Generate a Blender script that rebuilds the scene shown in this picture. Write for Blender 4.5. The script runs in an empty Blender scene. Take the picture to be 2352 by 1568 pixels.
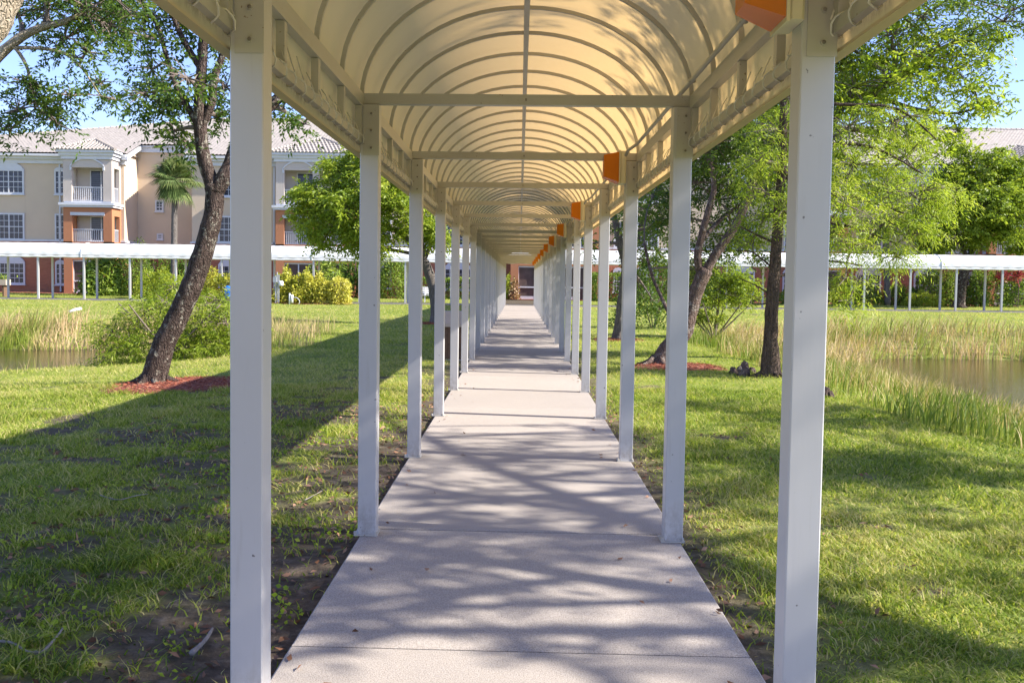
import bpy, math, random
import numpy as np
from mathutils import Matrix, Vector
R = math.radians
random.seed(7); rng = np.random.default_rng(11)
S = bpy.context.scene
COL = S.collection

# ------------------------------------------------------------------ camera, world, sun, exposure
FPX, PX, PY, W_, H_ = 2130.0, 1128.0, 748.0, 2352.0, 1568.0
CAMZ, PITCH, ROLL = 1.43, math.atan(0.0493), 0.0135
cam = bpy.data.cameras.new('camera'); co = bpy.data.objects.new('camera', cam); COL.objects.link(co)
cam.sensor_width = 36; cam.lens = 36 * FPX / W_
cam.shift_x = (W_/2 - PX)/W_; cam.shift_y = -(H_/2 - PY)/W_
cam.clip_start = 0.05; cam.clip_end = 2000
RM = Matrix.Rotation(R(90) - PITCH, 4, 'X') @ Matrix.Rotation(ROLL, 4, 'Z')
co.matrix_world = Matrix.Translation((0, 0, CAMZ)) @ RM
S.camera = co

SUN_EL, SUN_AZ = 36.5, 9.0          # degrees; azimuth measured from +X towards the viewer's back (-Y)
wd = bpy.data.worlds.new('World'); S.world = wd; wd.use_nodes = True
nt = wd.node_tree; bg = nt.nodes['Background']
sky = nt.nodes.new('ShaderNodeTexSky'); sky.sky_type = 'NISHITA'; sky.sun_disc = False
sky.sun_elevation = R(SUN_EL); sky.sun_rotation = R(90 + SUN_AZ)
sky.air_density = 1.0; sky.dust_density = 0.3; sky.ozone_density = 4.0
wb_ = nt.nodes.new('ShaderNodeMix'); wb_.data_type = 'RGBA'; wb_.blend_type = 'MULTIPLY'; wb_.inputs[0].default_value = 1
wb_.inputs[7].default_value = (.93, .83, 1.0, 1); nt.links.new(sky.outputs[0], wb_.inputs[6]); nt.links.new(wb_.outputs[2], bg.inputs[0]); bg.inputs[1].default_value = 0.13
sl = bpy.data.lights.new('sun', 'SUN'); sl.energy = 5.0; sl.angle = R(0.6); sl.color = (1.0, 0.93, 0.82)
so = bpy.data.objects.new('sun', sl); COL.objects.link(so)
sd = Vector((math.cos(R(SUN_EL))*math.cos(R(SUN_AZ)), -math.cos(R(SUN_EL))*math.sin(R(SUN_AZ)), math.sin(R(SUN_EL))))
so.rotation_euler = sd.to_track_quat('Z', 'Y').to_euler(); so.location = (20, -5, 20)
S.view_settings.view_transform = 'Standard'; S.view_settings.look = 'None'
S.view_settings.exposure = 1.3; S.view_settings.gamma = 1.0
S.render.engine = 'CYCLES'
S.cycles.max_bounces = 8; S.cycles.diffuse_bounces = 4; S.cycles.transmission_bounces = 6; S.cycles.transparent_max_bounces = 8

R3 = RM.to_3x3()
def at(x, y, d, z=None):
    """point of the world seen at picture position x, y (2352 wide) at depth d"""
    v = R3 @ Vector(((x-PX)/FPX, -(y-PY)/FPX, -1.0))
    t = d / v.y
    return Vector((v.x*t, d, CAMZ + v.z*t))
K = 2352/2560
def sat(x, y, d): return at(x*K, y*K, d)

# ------------------------------------------------------------------ noise and terrain
_tab = rng.random((256, 256))
def vnoise(x, y, s=1.0, off=0):
    x = np.asarray(x, float)/s + 37.3 + off*17.1; y = np.asarray(y, float)/s + 91.7 + off*5.3
    xi = np.floor(x).astype(int); yi = np.floor(y).astype(int); fx = x-xi; fy = y-yi
    fx = fx*fx*(3-2*fx); fy = fy*fy*(3-2*fy)
    g = lambda a, b: _tab[a % 256, b % 256]
    return (g(xi, yi)*(1-fx)+g(xi+1, yi)*fx)*(1-fy) + (g(xi, yi+1)*(1-fx)+g(xi+1, yi+1)*fx)*fy
def fbm(x, y, s, off=0): return (vnoise(x, y, s, off)*.5 + vnoise(x, y, s*.47, off+3)*.3 + vnoise(x, y, s*.2, off+5)*.2)
def rsd(x, y, x0, x1, y0, y1, r):
    cx, cy, hx, hy = (x0+x1)/2, (y0+y1)/2, (x1-x0)/2-r, (y1-y0)/2-r
    qx = np.abs(x-cx)-hx; qy = np.abs(y-cy)-hy
    return np.hypot(np.maximum(qx, 0), np.maximum(qy, 0)) + np.minimum(np.maximum(qx, qy), 0) - r
WATER = -0.75
def pond_sd(x, y):
    wob = (vnoise(x, y, 2.2, 9)-.5)*1.0 + (vnoise(x, y, .8, 4)-.5)*.4
    return np.minimum(rsd(x, y, 9.0, 60, 5, 27.3, 3.0), rsd(x, y, -60, -9.4, 18.6, 26.6, 2.5)) + wob
def sstep(a, b, x):
    t = np.clip((x-a)/(b-a), 0, 1); return t*t*(3-2*t)
def height(x, y):
    x = np.asarray(x, float); y = np.asarray(y, float)
    s = pond_sd(x, y)
    t = np.clip((4.4-s)/4.4, 0, 2.0)
    far = sstep(22, 30, y)
    nl = (x < 0)*(1-sstep(21, 23, y)); t = np.where(nl > 0, np.clip((4.4-s*(1+.6*nl))/4.4, 0, 2), t)
    tt = np.where(far > 0, np.clip((4.4-s*(1+.6*far))/4.4, 0, 2), t)
    z = -0.75*(tt**1.35)
    z = np.maximum(z, -1.6)
    u = np.abs(x - 0.03*y - .02)
    z = np.where(z > -.74, z - .30*sstep(3, 9, -x)*sstep(8.5, 16.5, y)*(1-sstep(19, 22, y)), z)
    z += -0.055*(1-sstep(50, 58, y)) + .10*sstep(54, 62, y)
    z += (vnoise(x, y, 1.3, 1)-.5)*.05*sstep(.9, 1.8, u) + (vnoise(x, y, .35, 2)-.5)*.02
    return z
def hz(x, y): return float(height(np.array([x]), np.array([y]))[0])

# ------------------------------------------------------------------ materials
def new_mat(name):
    m = bpy.data.materials.new(name); m.use_nodes = True
    n = m.node_tree; b = n.nodes['Principled BSDF']
    return m, n, b
def pos(n, scale=(1, 1, 1)):
    g = n.nodes.new('ShaderNodeNewGeometry'); mp = n.nodes.new('ShaderNodeMapping'); mp.inputs['Scale'].default_value = scale
    n.links.new(g.outputs['Position'], mp.inputs[0]); return mp.outputs[0]
def noise(n, vec, scale, detail=4, rough=.6):
    t = n.nodes.new('ShaderNodeTexNoise'); t.inputs['Scale'].default_value = scale; t.inputs['Detail'].default_value = detail
    t.inputs['Roughness'].default_value = rough; n.links.new(vec, t.inputs['Vector']); return t.outputs['Fac']
def ramp(n, fac, stops):
    r = n.nodes.new('ShaderNodeValToRGB'); e = r.color_ramp.elements
    while len(e) < len(stops): e.new(.5)
    for i, (p, c) in enumerate(stops):
        e[i].position = p; e[i].color = (*c, 1) if len(c) == 3 else c
    n.links.new(fac, r.inputs[0]); return r.outputs[0]
def mixc(n, fac, a, b, mode='MIX'):
    m = n.nodes.new('ShaderNodeMix'); m.data_type = 'RGBA'; m.blend_type = mode
    for s_, v in ((0, fac), (6, a), (7, b)):
        if hasattr(v, 'links'): n.links.new(v, m.inputs[s_])
        elif s_ == 0: m.inputs[0].default_value = v
        else: m.inputs[s_].default_value = (*v, 1)
    return m.outputs[2]
def bump(n, b, h, strength=.4, dist=.01):
    u = n.nodes.new('ShaderNodeBump'); u.inputs['Strength'].default_value = strength; u.inputs['Distance'].default_value = dist
    n.links.new(h, u.inputs['Height']); n.links.new(u.outputs[0], b.inputs['Normal'])
def simple(name, c, rough=.5, var=.12, scale=6, bmp=.1, spec=.3, metal=0):
    m, n, b = new_mat(name)
    v = pos(n); f = noise(n, v, scale, 5)
    d = tuple(x*(1-var) for x in c); e = tuple(min(1, x*(1+var)) for x in c)
    n.links.new(ramp(n, f, [(.3, d), (.7, e)]), b.inputs['Base Color'])
    b.inputs['Roughness'].default_value = rough; b.inputs['Specular IOR Level'].default_value = spec; b.inputs['Metallic'].default_value = metal
    if bmp: bump(n, b, noise(n, v, scale*8, 3), bmp, .004)
    return m
def leafmat(name, stops, transl=.38, rough=.45):
    m, n, b = new_mat(name)
    a = n.nodes.new('ShaderNodeAttribute'); a.attribute_name = 'tint'
    c = ramp(n, a.outputs['Fac'], stops)
    n.links.new(c, b.inputs['Base Color']); b.inputs['Roughness'].default_value = rough; b.inputs['Specular IOR Level'].default_value = .25
    t = n.nodes.new('ShaderNodeBsdfTranslucent')
    c2 = mixc(n, 1.0, c, (1.0, 1.0, .45), 'MULTIPLY'); 
    g = n.nodes.new('ShaderNodeGamma'); g.inputs[1].default_value = .85; n.links.new(c2, g.inputs[0]); n.links.new(g.outputs[0], t.inputs[0])
    mx = n.nodes.new('ShaderNodeMixShader'); mx.inputs[0].default_value = transl
    n.links.new(b.outputs[0], mx.inputs[1]); n.links.new(t.outputs[0], mx.inputs[2])
    n.links.new(mx.outputs[0], n.nodes['Material Output'].inputs[0])
    return m
def bark(name, dark, light, lichen=None, sc=1.0):
    m, n, b = new_mat(name)
    v = pos(n, (1, 1, .16)); f = noise(n, v, 30*sc, 7, .75)
    vo = n.nodes.new('ShaderNodeTexVoronoi'); vo.feature = 'DISTANCE_TO_EDGE'; vo.inputs['Scale'].default_value = 30*sc
    dv = n.nodes.new('ShaderNodeVectorMath'); dv.operation = 'ADD'; tn = n.nodes.new('ShaderNodeTexNoise'); tn.inputs['Scale'].default_value = 9; n.links.new(pos(n), tn.inputs['Vector'])
    ds = n.nodes.new('ShaderNodeVectorMath'); ds.operation = 'SCALE'; ds.inputs['Scale'].default_value = .12; n.links.new(tn.outputs['Color'], ds.inputs[0]); n.links.new(v, dv.inputs[0]); n.links.new(ds.outputs[0], dv.inputs[1]); n.links.new(dv.outputs[0], vo.inputs['Vector'])
    c = ramp(n, f, [(.34, dark), (.66, light)])
    if lichen:
        l = noise(n, pos(n), 9*sc, 8, .75)
        c = mixc(n, ramp(n, l, [(.54, (0, 0, 0)), (.62, (1, 1, 1))]), c, lichen)
    n.links.new(c, b.inputs['Base Color']); b.inputs['Roughness'].default_value = .9; b.inputs['Specular IOR Level'].default_value = .1
    ma = n.nodes.new('ShaderNodeMath'); ma.operation = 'ADD'
    r2 = ramp(n, vo.outputs['Distance'], [(0, (0, 0, 0)), (.22, (1, 1, 1))])
    n.links.new(r2, ma.inputs[0]); n.links.new(f, ma.inputs[1])
    bump(n, b, ma.outputs[0], .9, .02)
    return m
M = {}
def frame_paint():
    m, n, b = new_mat('cream white frame paint')
    v = pos(n); f = noise(n, v, 1.3, 4)
    c = ramp(n, f, [(.3, (.40, .385, .35)), (.7, (.46, .445, .41))])
    sp = noise(n, v, 60, 2, .5)
    c = mixc(n, ramp(n, sp, [(.72, (0, 0, 0)), (.745, (1, 1, 1))]), c, (.25, .2, .15))
    mo = noise(n, pos(n, (1, 1, 2.2)), 9, 6, .7)
    c = mixc(n, ramp(n, mo, [(.60, (0, 0, 0)), (.78, (.55, .55, .55))]), c, (.36, .31, .22))
    n.links.new(c, b.inputs['Base Color']); b.inputs['Roughness'].default_value = .38; b.inputs['Specular IOR Level'].default_value = .4
    bump(n, b, noise(n, pos(n, (1, 1, .1)), 55, 2), .08, .002)
    return m
M['frame'] = frame_paint()
def post_paint():
    m, n, b = new_mat('white post paint')
    v = pos(n); f = noise(n, v, 1.1, 4)
    c = ramp(n, f, [(.3, (.44, .435, .44)), (.7, (.49, .485, .49))])
    sp = noise(n, v, 34, 2, .4)
    c = mixc(n, ramp(n, sp, [(.755, (0, 0, 0)), (.775, (1, 1, 1))]), c, (.16, .15, .15))
    g = n.nodes.new('ShaderNodeNewGeometry'); sx = n.nodes.new('ShaderNodeSeparateXYZ'); n.links.new(g.outputs['Position'], sx.inputs[0])
    mm = n.nodes.new('ShaderNodeMath'); mm.operation = 'MULTIPLY'; n.links.new(ramp(n, sx.outputs['Z'], [(0, (.9, .9, .9)), (.05, (.6, .6, .6)), (.28, (0, 0, 0))]), mm.inputs[0])
    n.links.new(ramp(n, noise(n, pos(n, (1, 1, .6)), 22, 6, .8), [(.42, (0, 0, 0)), (.62, (.8, .8, .8))]), mm.inputs[1])
    c = mixc(n, mm.outputs[0], c, (.20, .16, .12))
    st = noise(n, pos(n, (1, 1, .08)), 26, 5, .7); c = mixc(n, ramp(n, st, [(.58, (0, 0, 0)), (.8, (.35, .35, .35))]), c, (.34, .31, .27))
    n.links.new(c, b.inputs['Base Color']); b.inputs['Roughness'].default_value = .35; b.inputs['Specular IOR Level'].default_value = .45
    bump(n, b, noise(n, pos(n, (1, 1, .06)), 60, 2), .1, .002)
    return m
M['post'] = post_paint()
def fabric(name, base, tr, fac):
    m, n, b = new_mat(name)
    v = pos(n); f = noise(n, v, 1.6, 5)
    c = ramp(n, f, [(.3, tuple(x*.93 for x in base)), (.7, base)])
    st = noise(n, pos(n, (1, .35, 2.5)), 5, 7, .7)
    c = mixc(n, ramp(n, st, [(.62, (0, 0, 0)), (.85, (.4, .4, .4))]), c, tuple(x*.55 for x in base))
    if fac > .2:      # brown blotches along the laced hem, about 2.2 m up
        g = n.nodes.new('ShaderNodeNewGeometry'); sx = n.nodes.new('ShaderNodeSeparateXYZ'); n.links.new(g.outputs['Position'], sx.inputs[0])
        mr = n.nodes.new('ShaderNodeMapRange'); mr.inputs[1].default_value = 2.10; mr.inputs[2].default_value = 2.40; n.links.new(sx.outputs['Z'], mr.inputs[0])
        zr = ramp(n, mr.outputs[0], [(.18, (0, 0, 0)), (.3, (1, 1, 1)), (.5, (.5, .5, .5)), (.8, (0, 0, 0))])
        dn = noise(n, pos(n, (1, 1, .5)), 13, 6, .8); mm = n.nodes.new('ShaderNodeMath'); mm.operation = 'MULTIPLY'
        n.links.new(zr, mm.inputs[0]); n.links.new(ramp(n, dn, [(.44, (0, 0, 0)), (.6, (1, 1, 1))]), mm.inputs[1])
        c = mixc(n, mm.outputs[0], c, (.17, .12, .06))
    n.links.new(c, b.inputs['Base Color']); b.inputs['Roughness'].default_value = .42; b.inputs['Specular IOR Level'].default_value = .3
    t = n.nodes.new('ShaderNodeBsdfTranslucent'); t.inputs[0].default_value = (*tr, 1)
    mx = n.nodes.new('ShaderNodeMixShader'); mx.inputs[0].default_value = fac
    n.links.new(b.outputs[0], mx.inputs[1]); n.links.new(t.outputs[0], mx.inputs[2])
    n.links.new(mx.outputs[0], n.nodes['Material Output'].inputs[0])
    bump(n, b, noise(n, v, 2.2, 3), .25, .02)
    return m
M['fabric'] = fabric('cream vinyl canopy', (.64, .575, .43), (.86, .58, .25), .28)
M['fabric_white'] = fabric('white vinyl canopy', (.78, .78, .77), (.8, .7, .5), .12)
M['rope'] = simple('white lacing rope', (.62, .6, .55), .8, .2, 20)
M['bolt'] = simple('weathered bolt steel', (.22, .2, .18), .5, .3, 60, metal=.6)
def amber():
    m, n, b = new_mat('amber lamp plastic')
    b.inputs['Base Color'].default_value = (.72, .27, .015, 1); b.inputs['Roughness'].default_value = .25
    t = n.nodes.new('ShaderNodeBsdfTranslucent'); t.inputs[0].default_value = (.9, .38, .02, 1)
    mx = n.nodes.new('ShaderNodeMixShader'); mx.inputs[0].default_value = .5
    n.links.new(b.outputs[0], mx.inputs[1]); n.links.new(t.outputs[0], mx.inputs[2])
    n.links.new(mx.outputs[0], n.nodes['Material Output'].inputs[0]); return m
M['amber'] = amber()
M['beige'] = simple('beige lamp housing', (.62, .57, .42), .45, .06, 8)
def concrete():
    m, n, b = new_mat('concrete')
    v = pos(n); f = noise(n, v, .9, 6, .65); g = noise(n, v, 190, 2, .5); h = noise(n, v, 7, 5, .7)
    c = ramp(n, f, [(.3, (.31, .28, .255)), (.7, (.39, .355, .325))])
    c = mixc(n, ramp(n, h, [(.45, (0, 0, 0)), (.75, (.35, .35, .35))]), c, (.36, .30, .25))
    c = mixc(n, .6, c, ramp(n, g, [(.35, (.20, .18, .165)), (.6, (.47, .43, .395))]), 'MIX')
    g = n.nodes.new('ShaderNodeNewGeometry'); sx = n.nodes.new('ShaderNodeSeparateXYZ'); n.links.new(g.outputs['Position'], sx.inputs[0])
    m1 = n.nodes.new('ShaderNodeMath'); m1.operation = 'MULTIPLY_ADD'; m1.inputs[1].default_value = 1/1.71; m1.inputs[2].default_value = 10-3.53/1.71; n.links.new(sx.outputs['Y'], m1.inputs[0])
    m2 = n.nodes.new('ShaderNodeMath'); m2.operation = 'FLOOR'; n.links.new(m1.outputs[0], m2.inputs[0])
    wn = n.nodes.new('ShaderNodeTexWhiteNoise'); wn.noise_dimensions = '1D'; n.links.new(m2.outputs[0], wn.inputs['W'])
    c = mixc(n, 1.0, c, ramp(n, wn.outputs['Value'], [(0, (.88, .87, .86)), (1, (1.06, 1.04, 1.02))]), 'MULTIPLY')
    g = noise(n, v, 190, 2, .5)
    n.links.new(c, b.inputs['Base Color']); b.inputs['Roughness'].default_value = .85; b.inputs['Specular IOR Level'].default_value = .2
    bump(n, b, g, .5, .003); return m
M['concrete'] = concrete()
def ground_mat():
    m, n, b = new_mat('lawn soil')
    a = n.nodes.new('ShaderNodeAttribute'); a.attribute_name = 'cover'
    v = pos(n); f = noise(n, v, 14, 6, .7); f2 = noise(n, v, 2.0, 5, .7); f3 = noise(n, v, 70, 3, .7)
    dirt = ramp(n, f, [(.3, (.045, .034, .026)), (.52, (.10, .078, .06)), (.72, (.19, .155, .125))])
    gr = ramp(n, f3, [(.3, (.10, .14, .022)), (.7, (.26, .31, .06))])
    gr = mixc(n, ramp(n, f2, [(.42, (0, 0, 0)), (.7, (.5, .5, .5))]), gr, (.32, .3, .10))
    c = mixc(n, a.outputs['Fac'], dirt, gr)
    n.links.new(c, b.inputs['Base Color']); b.inputs['Roughness'].default_value = .95; b.inputs['Specular IOR Level'].default_value = .1
    bump(n, b, f, .8, .03); return m
M['ground'] = ground_mat()
def mulch_mat():
    m, n, b = new_mat('red mulch')
    v = pos(n); f = noise(n, v, 45, 4, .8)
    n.links.new(ramp(n, f, [(.3, (.09, .025, .016)), (.5, (.24, .065, .036)), (.7, (.36, .14, .08))]), b.inputs['Base Color'])
    b.inputs['Roughness'].default_value = .9; bump(n, b, f, .9, .03); return m
M['mulch'] = mulch_mat()
M['chips'] = leafmat('mulch chips', [(0, (.13, .03, .018)), (.5, (.30, .08, .042)), (1, (.44, .22, .15))], .0, .8)
M['litter'] = leafmat('dry fallen leaves', [(0, (.10, .05, .03)), (.5, (.24, .12, .07)), (1, (.36, .22, .15))], .1, .7)
def water_mat():
    m, n, b = new_mat('pond water')
    b.inputs['Base Color'].default_value = (.045, .032, .015, 1); b.inputs['Roughness'].default_value = .04
    b.inputs['IOR'].default_value = 1.33; b.inputs['Specular IOR Level'].default_value = .42
    bump(n, b, noise(n, pos(n, (1, 3.5, 1)), 4.5, 3, .55), .22, .03); return m
M['water'] = water_mat()
M['grass'] = leafmat('lawn grass', [(0, (.055, .11, .014)), (.35, (.17, .26, .026)), (.7, (.36, .43, .055)), (1, (.62, .54, .24))], .5, .55)
M['reed'] = leafmat('tall marsh grass', [(0, (.10, .17, .02)), (.4, (.24, .30, .045)), (.55, (.42, .33, .15)), (.78, (.55, .42, .24)), (1, (.60, .44, .26))], .3, .6)
M['leaf_dark'] = leafmat('dark broadleaf', [(0, (.035, .075, .016)), (.5, (.075, .14, .026)), (.9, (.18, .26, .04)), (1, (.28, .33, .055))], .42)
M['leaf_mid'] = leafmat('mid green leaf', [(0, (.09, .15, .018)), (.5, (.21, .30, .03)), (1, (.42, .48, .06))], .5)
M['leaf_bright'] = leafmat('bright feathery leaf', [(0, (.12, .20, .02)), (.5, (.27, .39, .03)), (1, (.50, .56, .09))], .52)
M['leaf_shrub'] = leafmat('hedge leaf', [(0, (.05, .11, .02)), (.5, (.14, .24, .04)), (1, (.32, .40, .07))], .4)
M['leaf_yellow'] = leafmat('yellow croton leaf', [(0, (.17, .22, .02)), (.5, (.50, .48, .06)), (1, (.66, .62, .15))], .35)
M['leaf_red'] = leafmat('red cordyline leaf', [(0, (.12, .02, .03)), (.6, (.42, .05, .08)), (1, (.5, .2, .2))], .3)
M['leaf_brown'] = leafmat('variegated croton leaf', [(0, (.06, .05, .03)), (.6, (.3, .17, .09)), (1, (.5, .4, .2))], .3)
M['palm'] = leafmat('palm leaf', [(0, (.05, .09, .03)), (.6, (.13, .19, .06)), (1, (.26, .29, .11))], .25)
M['bark_dark'] = bark('dark furrowed bark', (.022, .016, .014), (.13, .095, .08), (.33, .31, .25))
M['bark_red'] = bark('reddish brown bark', (.07, .05, .042), (.25, .18, .155), (.36, .32, .29))
M['bark_black'] = bark('dark cypress bark', (.035, .028, .023), (.16, .115, .09))
M['bark_pale'] = bark('pale mottled bark', (.30, .24, .16), (.5, .43, .33), None, .8)
M['bark_grey'] = bark('grey bark', (.09, .08, .07), (.26, .23, .21))
M['twig'] = simple('twig bark', (.17, .135, .115), .9, .3, 30)
M['stick'] = simple('bleached stick', (.25, .22, .20), .8, .2, 30)
# building
def stucco(name, c, bstr=.3, wav=False):
    m, n, b = new_mat(name)
    v = pos(n); f = noise(n, v, .6, 5)
    cc = ramp(n, f, [(.3, tuple(x*.92 for x in c)), (.7, c)])
    if wav:
        st = noise(n, pos(n, (.8, .8, 7)), 2.2, 5, .7)
        cc = mixc(n, ramp(n, st, [(.4, (.6, .6, .6)), (.6, (0, 0, 0))]), cc, tuple(x*.68 for x in c))
        bump(n, b, st, 1.0, .05)
    else: bump(n, b, noise(n, v, 8, 5), bstr, .02)
    n.links.new(cc, b.inputs['Base Color']); b.inputs['Roughness'].default_value = .9; b.inputs['Specular IOR Level'].default_value = .15
    return m
M['cream'] = stucco('cream stucco', (.58, .47, .35)); M['terra'] = stucco('terracotta stucco', (.43, .19, .10))
M['terra_wavy'] = stucco('grooved terracotta wall', (.40, .17, .10), wav=True)
M['pale'] = stucco('pale bay stucco', (.50, .44, .39))
M['trim'] = simple('white trim', (.56, .57, .60), .5, .05, 2)
M['tile'] = simple('pale pink roof tile', (.35, .315, .285), .8, .16, 3)
def glassy():
    m, n, b = new_mat('window glass with blinds')
    w = n.nodes.new('ShaderNodeTexWave'); w.bands_direction = 'Z'; w.inputs['Scale'].default_value = 2.2; w.inputs['Distortion'].default_value = .4
    n.links.new(pos(n), w.inputs['Vector'])
    n.links.new(ramp(n, w.outputs['Fac'], [(.3, (.014, .016, .026)), (.8, (.055, .055, .08))]), b.inputs['Base Color'])
    b.inputs['Roughness'].default_value = .12; b.inputs['Specular IOR Level'].default_value = .5; return m
M['glass'] = glassy()
M['dark'] = simple('dark screen', (.035, .03, .035), .6, .3, 3)
M['screen'] = simple('brown screened interior', (.10, .07, .06), .7, .3, 2)
M['white_metal'] = simple('white painted metal', (.78, .78, .80), .4, .04, 3)
M['blue'] = simple('bright blue plastic', (.01, .18, .75), .35, .05, 3)
M['grey_metal'] = simple('galvanised metal', (.36, .38, .42), .4, .1, 8, metal=.4)
M['brown_wood'] = simple('brown slatted panel', (.15, .09, .06), .7, .25, 12)
M['tan'] = simple('tan plastic hood', (.48, .40, .34), .5, .08, 5)

# ------------------------------------------------------------------ mesh helpers
class MB:
    def __init__(s): s.v = []; s.f = []
    def add(s, vs, fs):
        o = len(s.v); s.v += [tuple(v) for v in vs]; s.f += [tuple(i+o for i in f) for f in fs]; return s
    def box(s, x0, x1, y0, y1, z0, z1, bev=0):
        if bev:
            b = bev; ring = [(x0+b, y0), (x1-b, y0), (x1, y0+b), (x1, y1-b), (x1-b, y1), (x0+b, y1), (x0, y1-b), (x0, y0+b)]
            return s.prism(ring, z0, z1)
        v = [(x0,y0,z0),(x1,y0,z0),(x1,y1,z0),(x0,y1,z0),(x0,y0,z1),(x1,y0,z1),(x1,y1,z1),(x0,y1,z1)]
        return s.add(v, [(0,3,2,1),(4,5,6,7),(0,1,5,4),(1,2,6,5),(2,3,7,6),(3,0,4,7)])
    def prism(s, ring, z0, z1):
        n = len(ring); v = [(x, y, z0) for x, y in ring]+[(x, y, z1) for x, y in ring]
        return s.add(v, [tuple(range(n-1, -1, -1)), tuple(range(n, 2*n))]+[(i, (i+1) % n, n+(i+1) % n, n+i) for i in range(n)])
    def prism_y(s, ring, y0, y1):       # ring of (x, z), counter-clockwise seen from -Y
        n = len(ring); v = [(x, y0, z) for x, z in ring]+[(x, y1, z) for x, z in ring]
        return s.add(v, [tuple(range(n)), tuple(range(2*n-1, n-1, -1))]+[(i, n+i, n+(i+1) % n, (i+1) % n) for i in range(n)])
    def tube(s, pts, rad, n=8, caps=True):
        P = [Vector(p) for p in pts]
        if not hasattr(rad, '__len__'): rad = [rad]*len(P)
        rings = []; up = Vector((.13, .21, 1)).normalized(); prev = None
        for i, p in enumerate(P):
            t = (P[min(i+1, len(P)-1)]-P[max(i-1, 0)]).normalized()
            if prev is None: a = t.cross(up); a = a if a.length > .1 else t.cross(Vector((1, 0, 0)))
            else: a = prev - t*prev.dot(t)
            a.normalize(); prev = a; b = t.cross(a)
            r = rad[i]
            rings.append([p+(a*math.cos(2*math.pi*k/n)+b*math.sin(2*math.pi*k/n))*r for k in range(n)])
        v = [q for r in rings for q in r]; f = []
        for i in range(len(P)-1):
            for k in range(n): f.append((i*n+k, i*n+(k+1) % n, (i+1)*n+(k+1) % n, (i+1)*n+k))
        if caps: f.append(tuple(range(n-1, -1, -1))); f.append(tuple((len(P)-1)*n+k for k in range(n)))
        return s.add(v, f)
    def lathe(s, prof, c=(0, 0, 0), n=16):
        v = []; f = []
        for r, z in prof:
            for k in range(n): v.append((c[0]+r*math.cos(2*math.pi*k/n), c[1]+r*math.sin(2*math.pi*k/n), c[2]+z))
        for i in range(len(prof)-1):
            for k in range(n): f.append((i*n+k, i*n+(k+1) % n, (i+1)*n+(k+1) % n, (i+1)*n+k))
        f.append(tuple(range(n-1, -1, -1))); f.append(tuple((len(prof)-1)*n+k for k in range(n)))
        return s.add(v, f)
INV = {}
def tag(o, label=None, cat=None, group=None, kind=None):
    if label: o['label'] = label
    if cat: o['category'] = cat
    if group: o['group'] = group
    if kind: o['kind'] = kind
    return o
def empty(name, loc, label=None, cat=None, group=None, rz=0):
    o = bpy.data.objects.new(name, None); o.empty_display_size = .3; COL.objects.link(o)
    o.location = loc; o.rotation_euler = (0, 0, rz)
    INV[o.name] = (Matrix.Translation(loc) @ Matrix.Rotation(rz, 4, 'Z')).inverted()
    return tag(o, label, cat, group)
def obj(name, mb, mat, parent=None, local=False, smooth=False, root=None):
    me = bpy.data.meshes.new(name); V = mb.v
    rt = root or parent
    if rt is not None and not local and rt.name in INV:
        Mi = INV[rt.name]; V = [Mi @ Vector(v) for v in V]
    me.from_pydata(V, [], mb.f); me.materials.append(mat); me.update()
    if smooth: me.polygons.foreach_set('use_smooth', [True]*len(me.polygons))
    o = bpy.data.objects.new(name, me); COL.objects.link(o)
    if parent is not None: o.parent = parent
    return o
def quads(name, V, F, mat, tint=None, parent=None, attr='tint', smooth=False, root=None):
    """numpy mesh: V (n,3), F (m,4)"""
    rt = root or parent
    if rt is not None and rt.name in INV:
        Mi = np.array(INV[rt.name]); V = V @ Mi[:3, :3].T + Mi[:3, 3]
    me = bpy.data.meshes.new(name); me.vertices.add(len(V)); me.vertices.foreach_set('co', np.asarray(V, np.float32).ravel())
    me.loops.add(F.size); me.loops.foreach_set('vertex_index', np.asarray(F, np.int32).ravel())
    me.polygons.add(len(F)); me.polygons.foreach_set('loop_start', np.arange(0, F.size, 4, dtype=np.int32))
    me.polygons.foreach_set('loop_total', np.full(len(F), 4, np.int32))
    if smooth: me.polygons.foreach_set('use_smooth', np.ones(len(F), bool))
    me.materials.append(mat)
    me.update(calc_edges=True)
    if tint is not None:
        dom = 'POINT' if len(tint) == len(V) else 'FACE'
        a = me.attributes.new(attr, 'FLOAT', dom); a.data.foreach_set('value', np.asarray(tint, np.float32))
    me.validate()
    o = bpy.data.objects.new(name, me); COL.objects.link(o)
    if parent is not None: o.parent = parent
    return o
def unit(a): return a/np.maximum(np.linalg.norm(a, axis=1, keepdims=True), 1e-9)
def leaf_arrays(C, L, Wd, droop=.3, flat=.0):
    """one kinked leaf (2 quads) at each point C"""
    n = len(C); L = np.broadcast_to(L, n)*(rng.uniform(.65, 1.25, n)); Wd = np.broadcast_to(Wd, n)*(rng.uniform(.7, 1.2, n))
    d = rng.normal(size=(n, 3)); d[:, 2] = d[:, 2]*(1-flat) - droop; d = unit(d)
    s = unit(np.cross(d, rng.normal(size=(n, 3)))); nn = np.cross(s, d)
    mid = C + d*L[:, None]*.5
    a = C; b = mid + s*Wd[:, None]*.5 + nn*Wd[:, None]*.12; c = C + d*L[:, None] - nn*L[:, None]*.1; e = mid - s*Wd[:, None]*.5 + nn*Wd[:, None]*.12
    V = np.stack([a, b, c, e], 1).reshape(-1, 3); F = np.arange(n*4).reshape(-1, 4)
    return V, F
def crown(name, C, tint, L, Wd, mat, parent, droop=.3):
    V, F = leaf_arrays(C, L, Wd, droop)
    return quads(name, V, F, mat, tint, parent)
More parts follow.
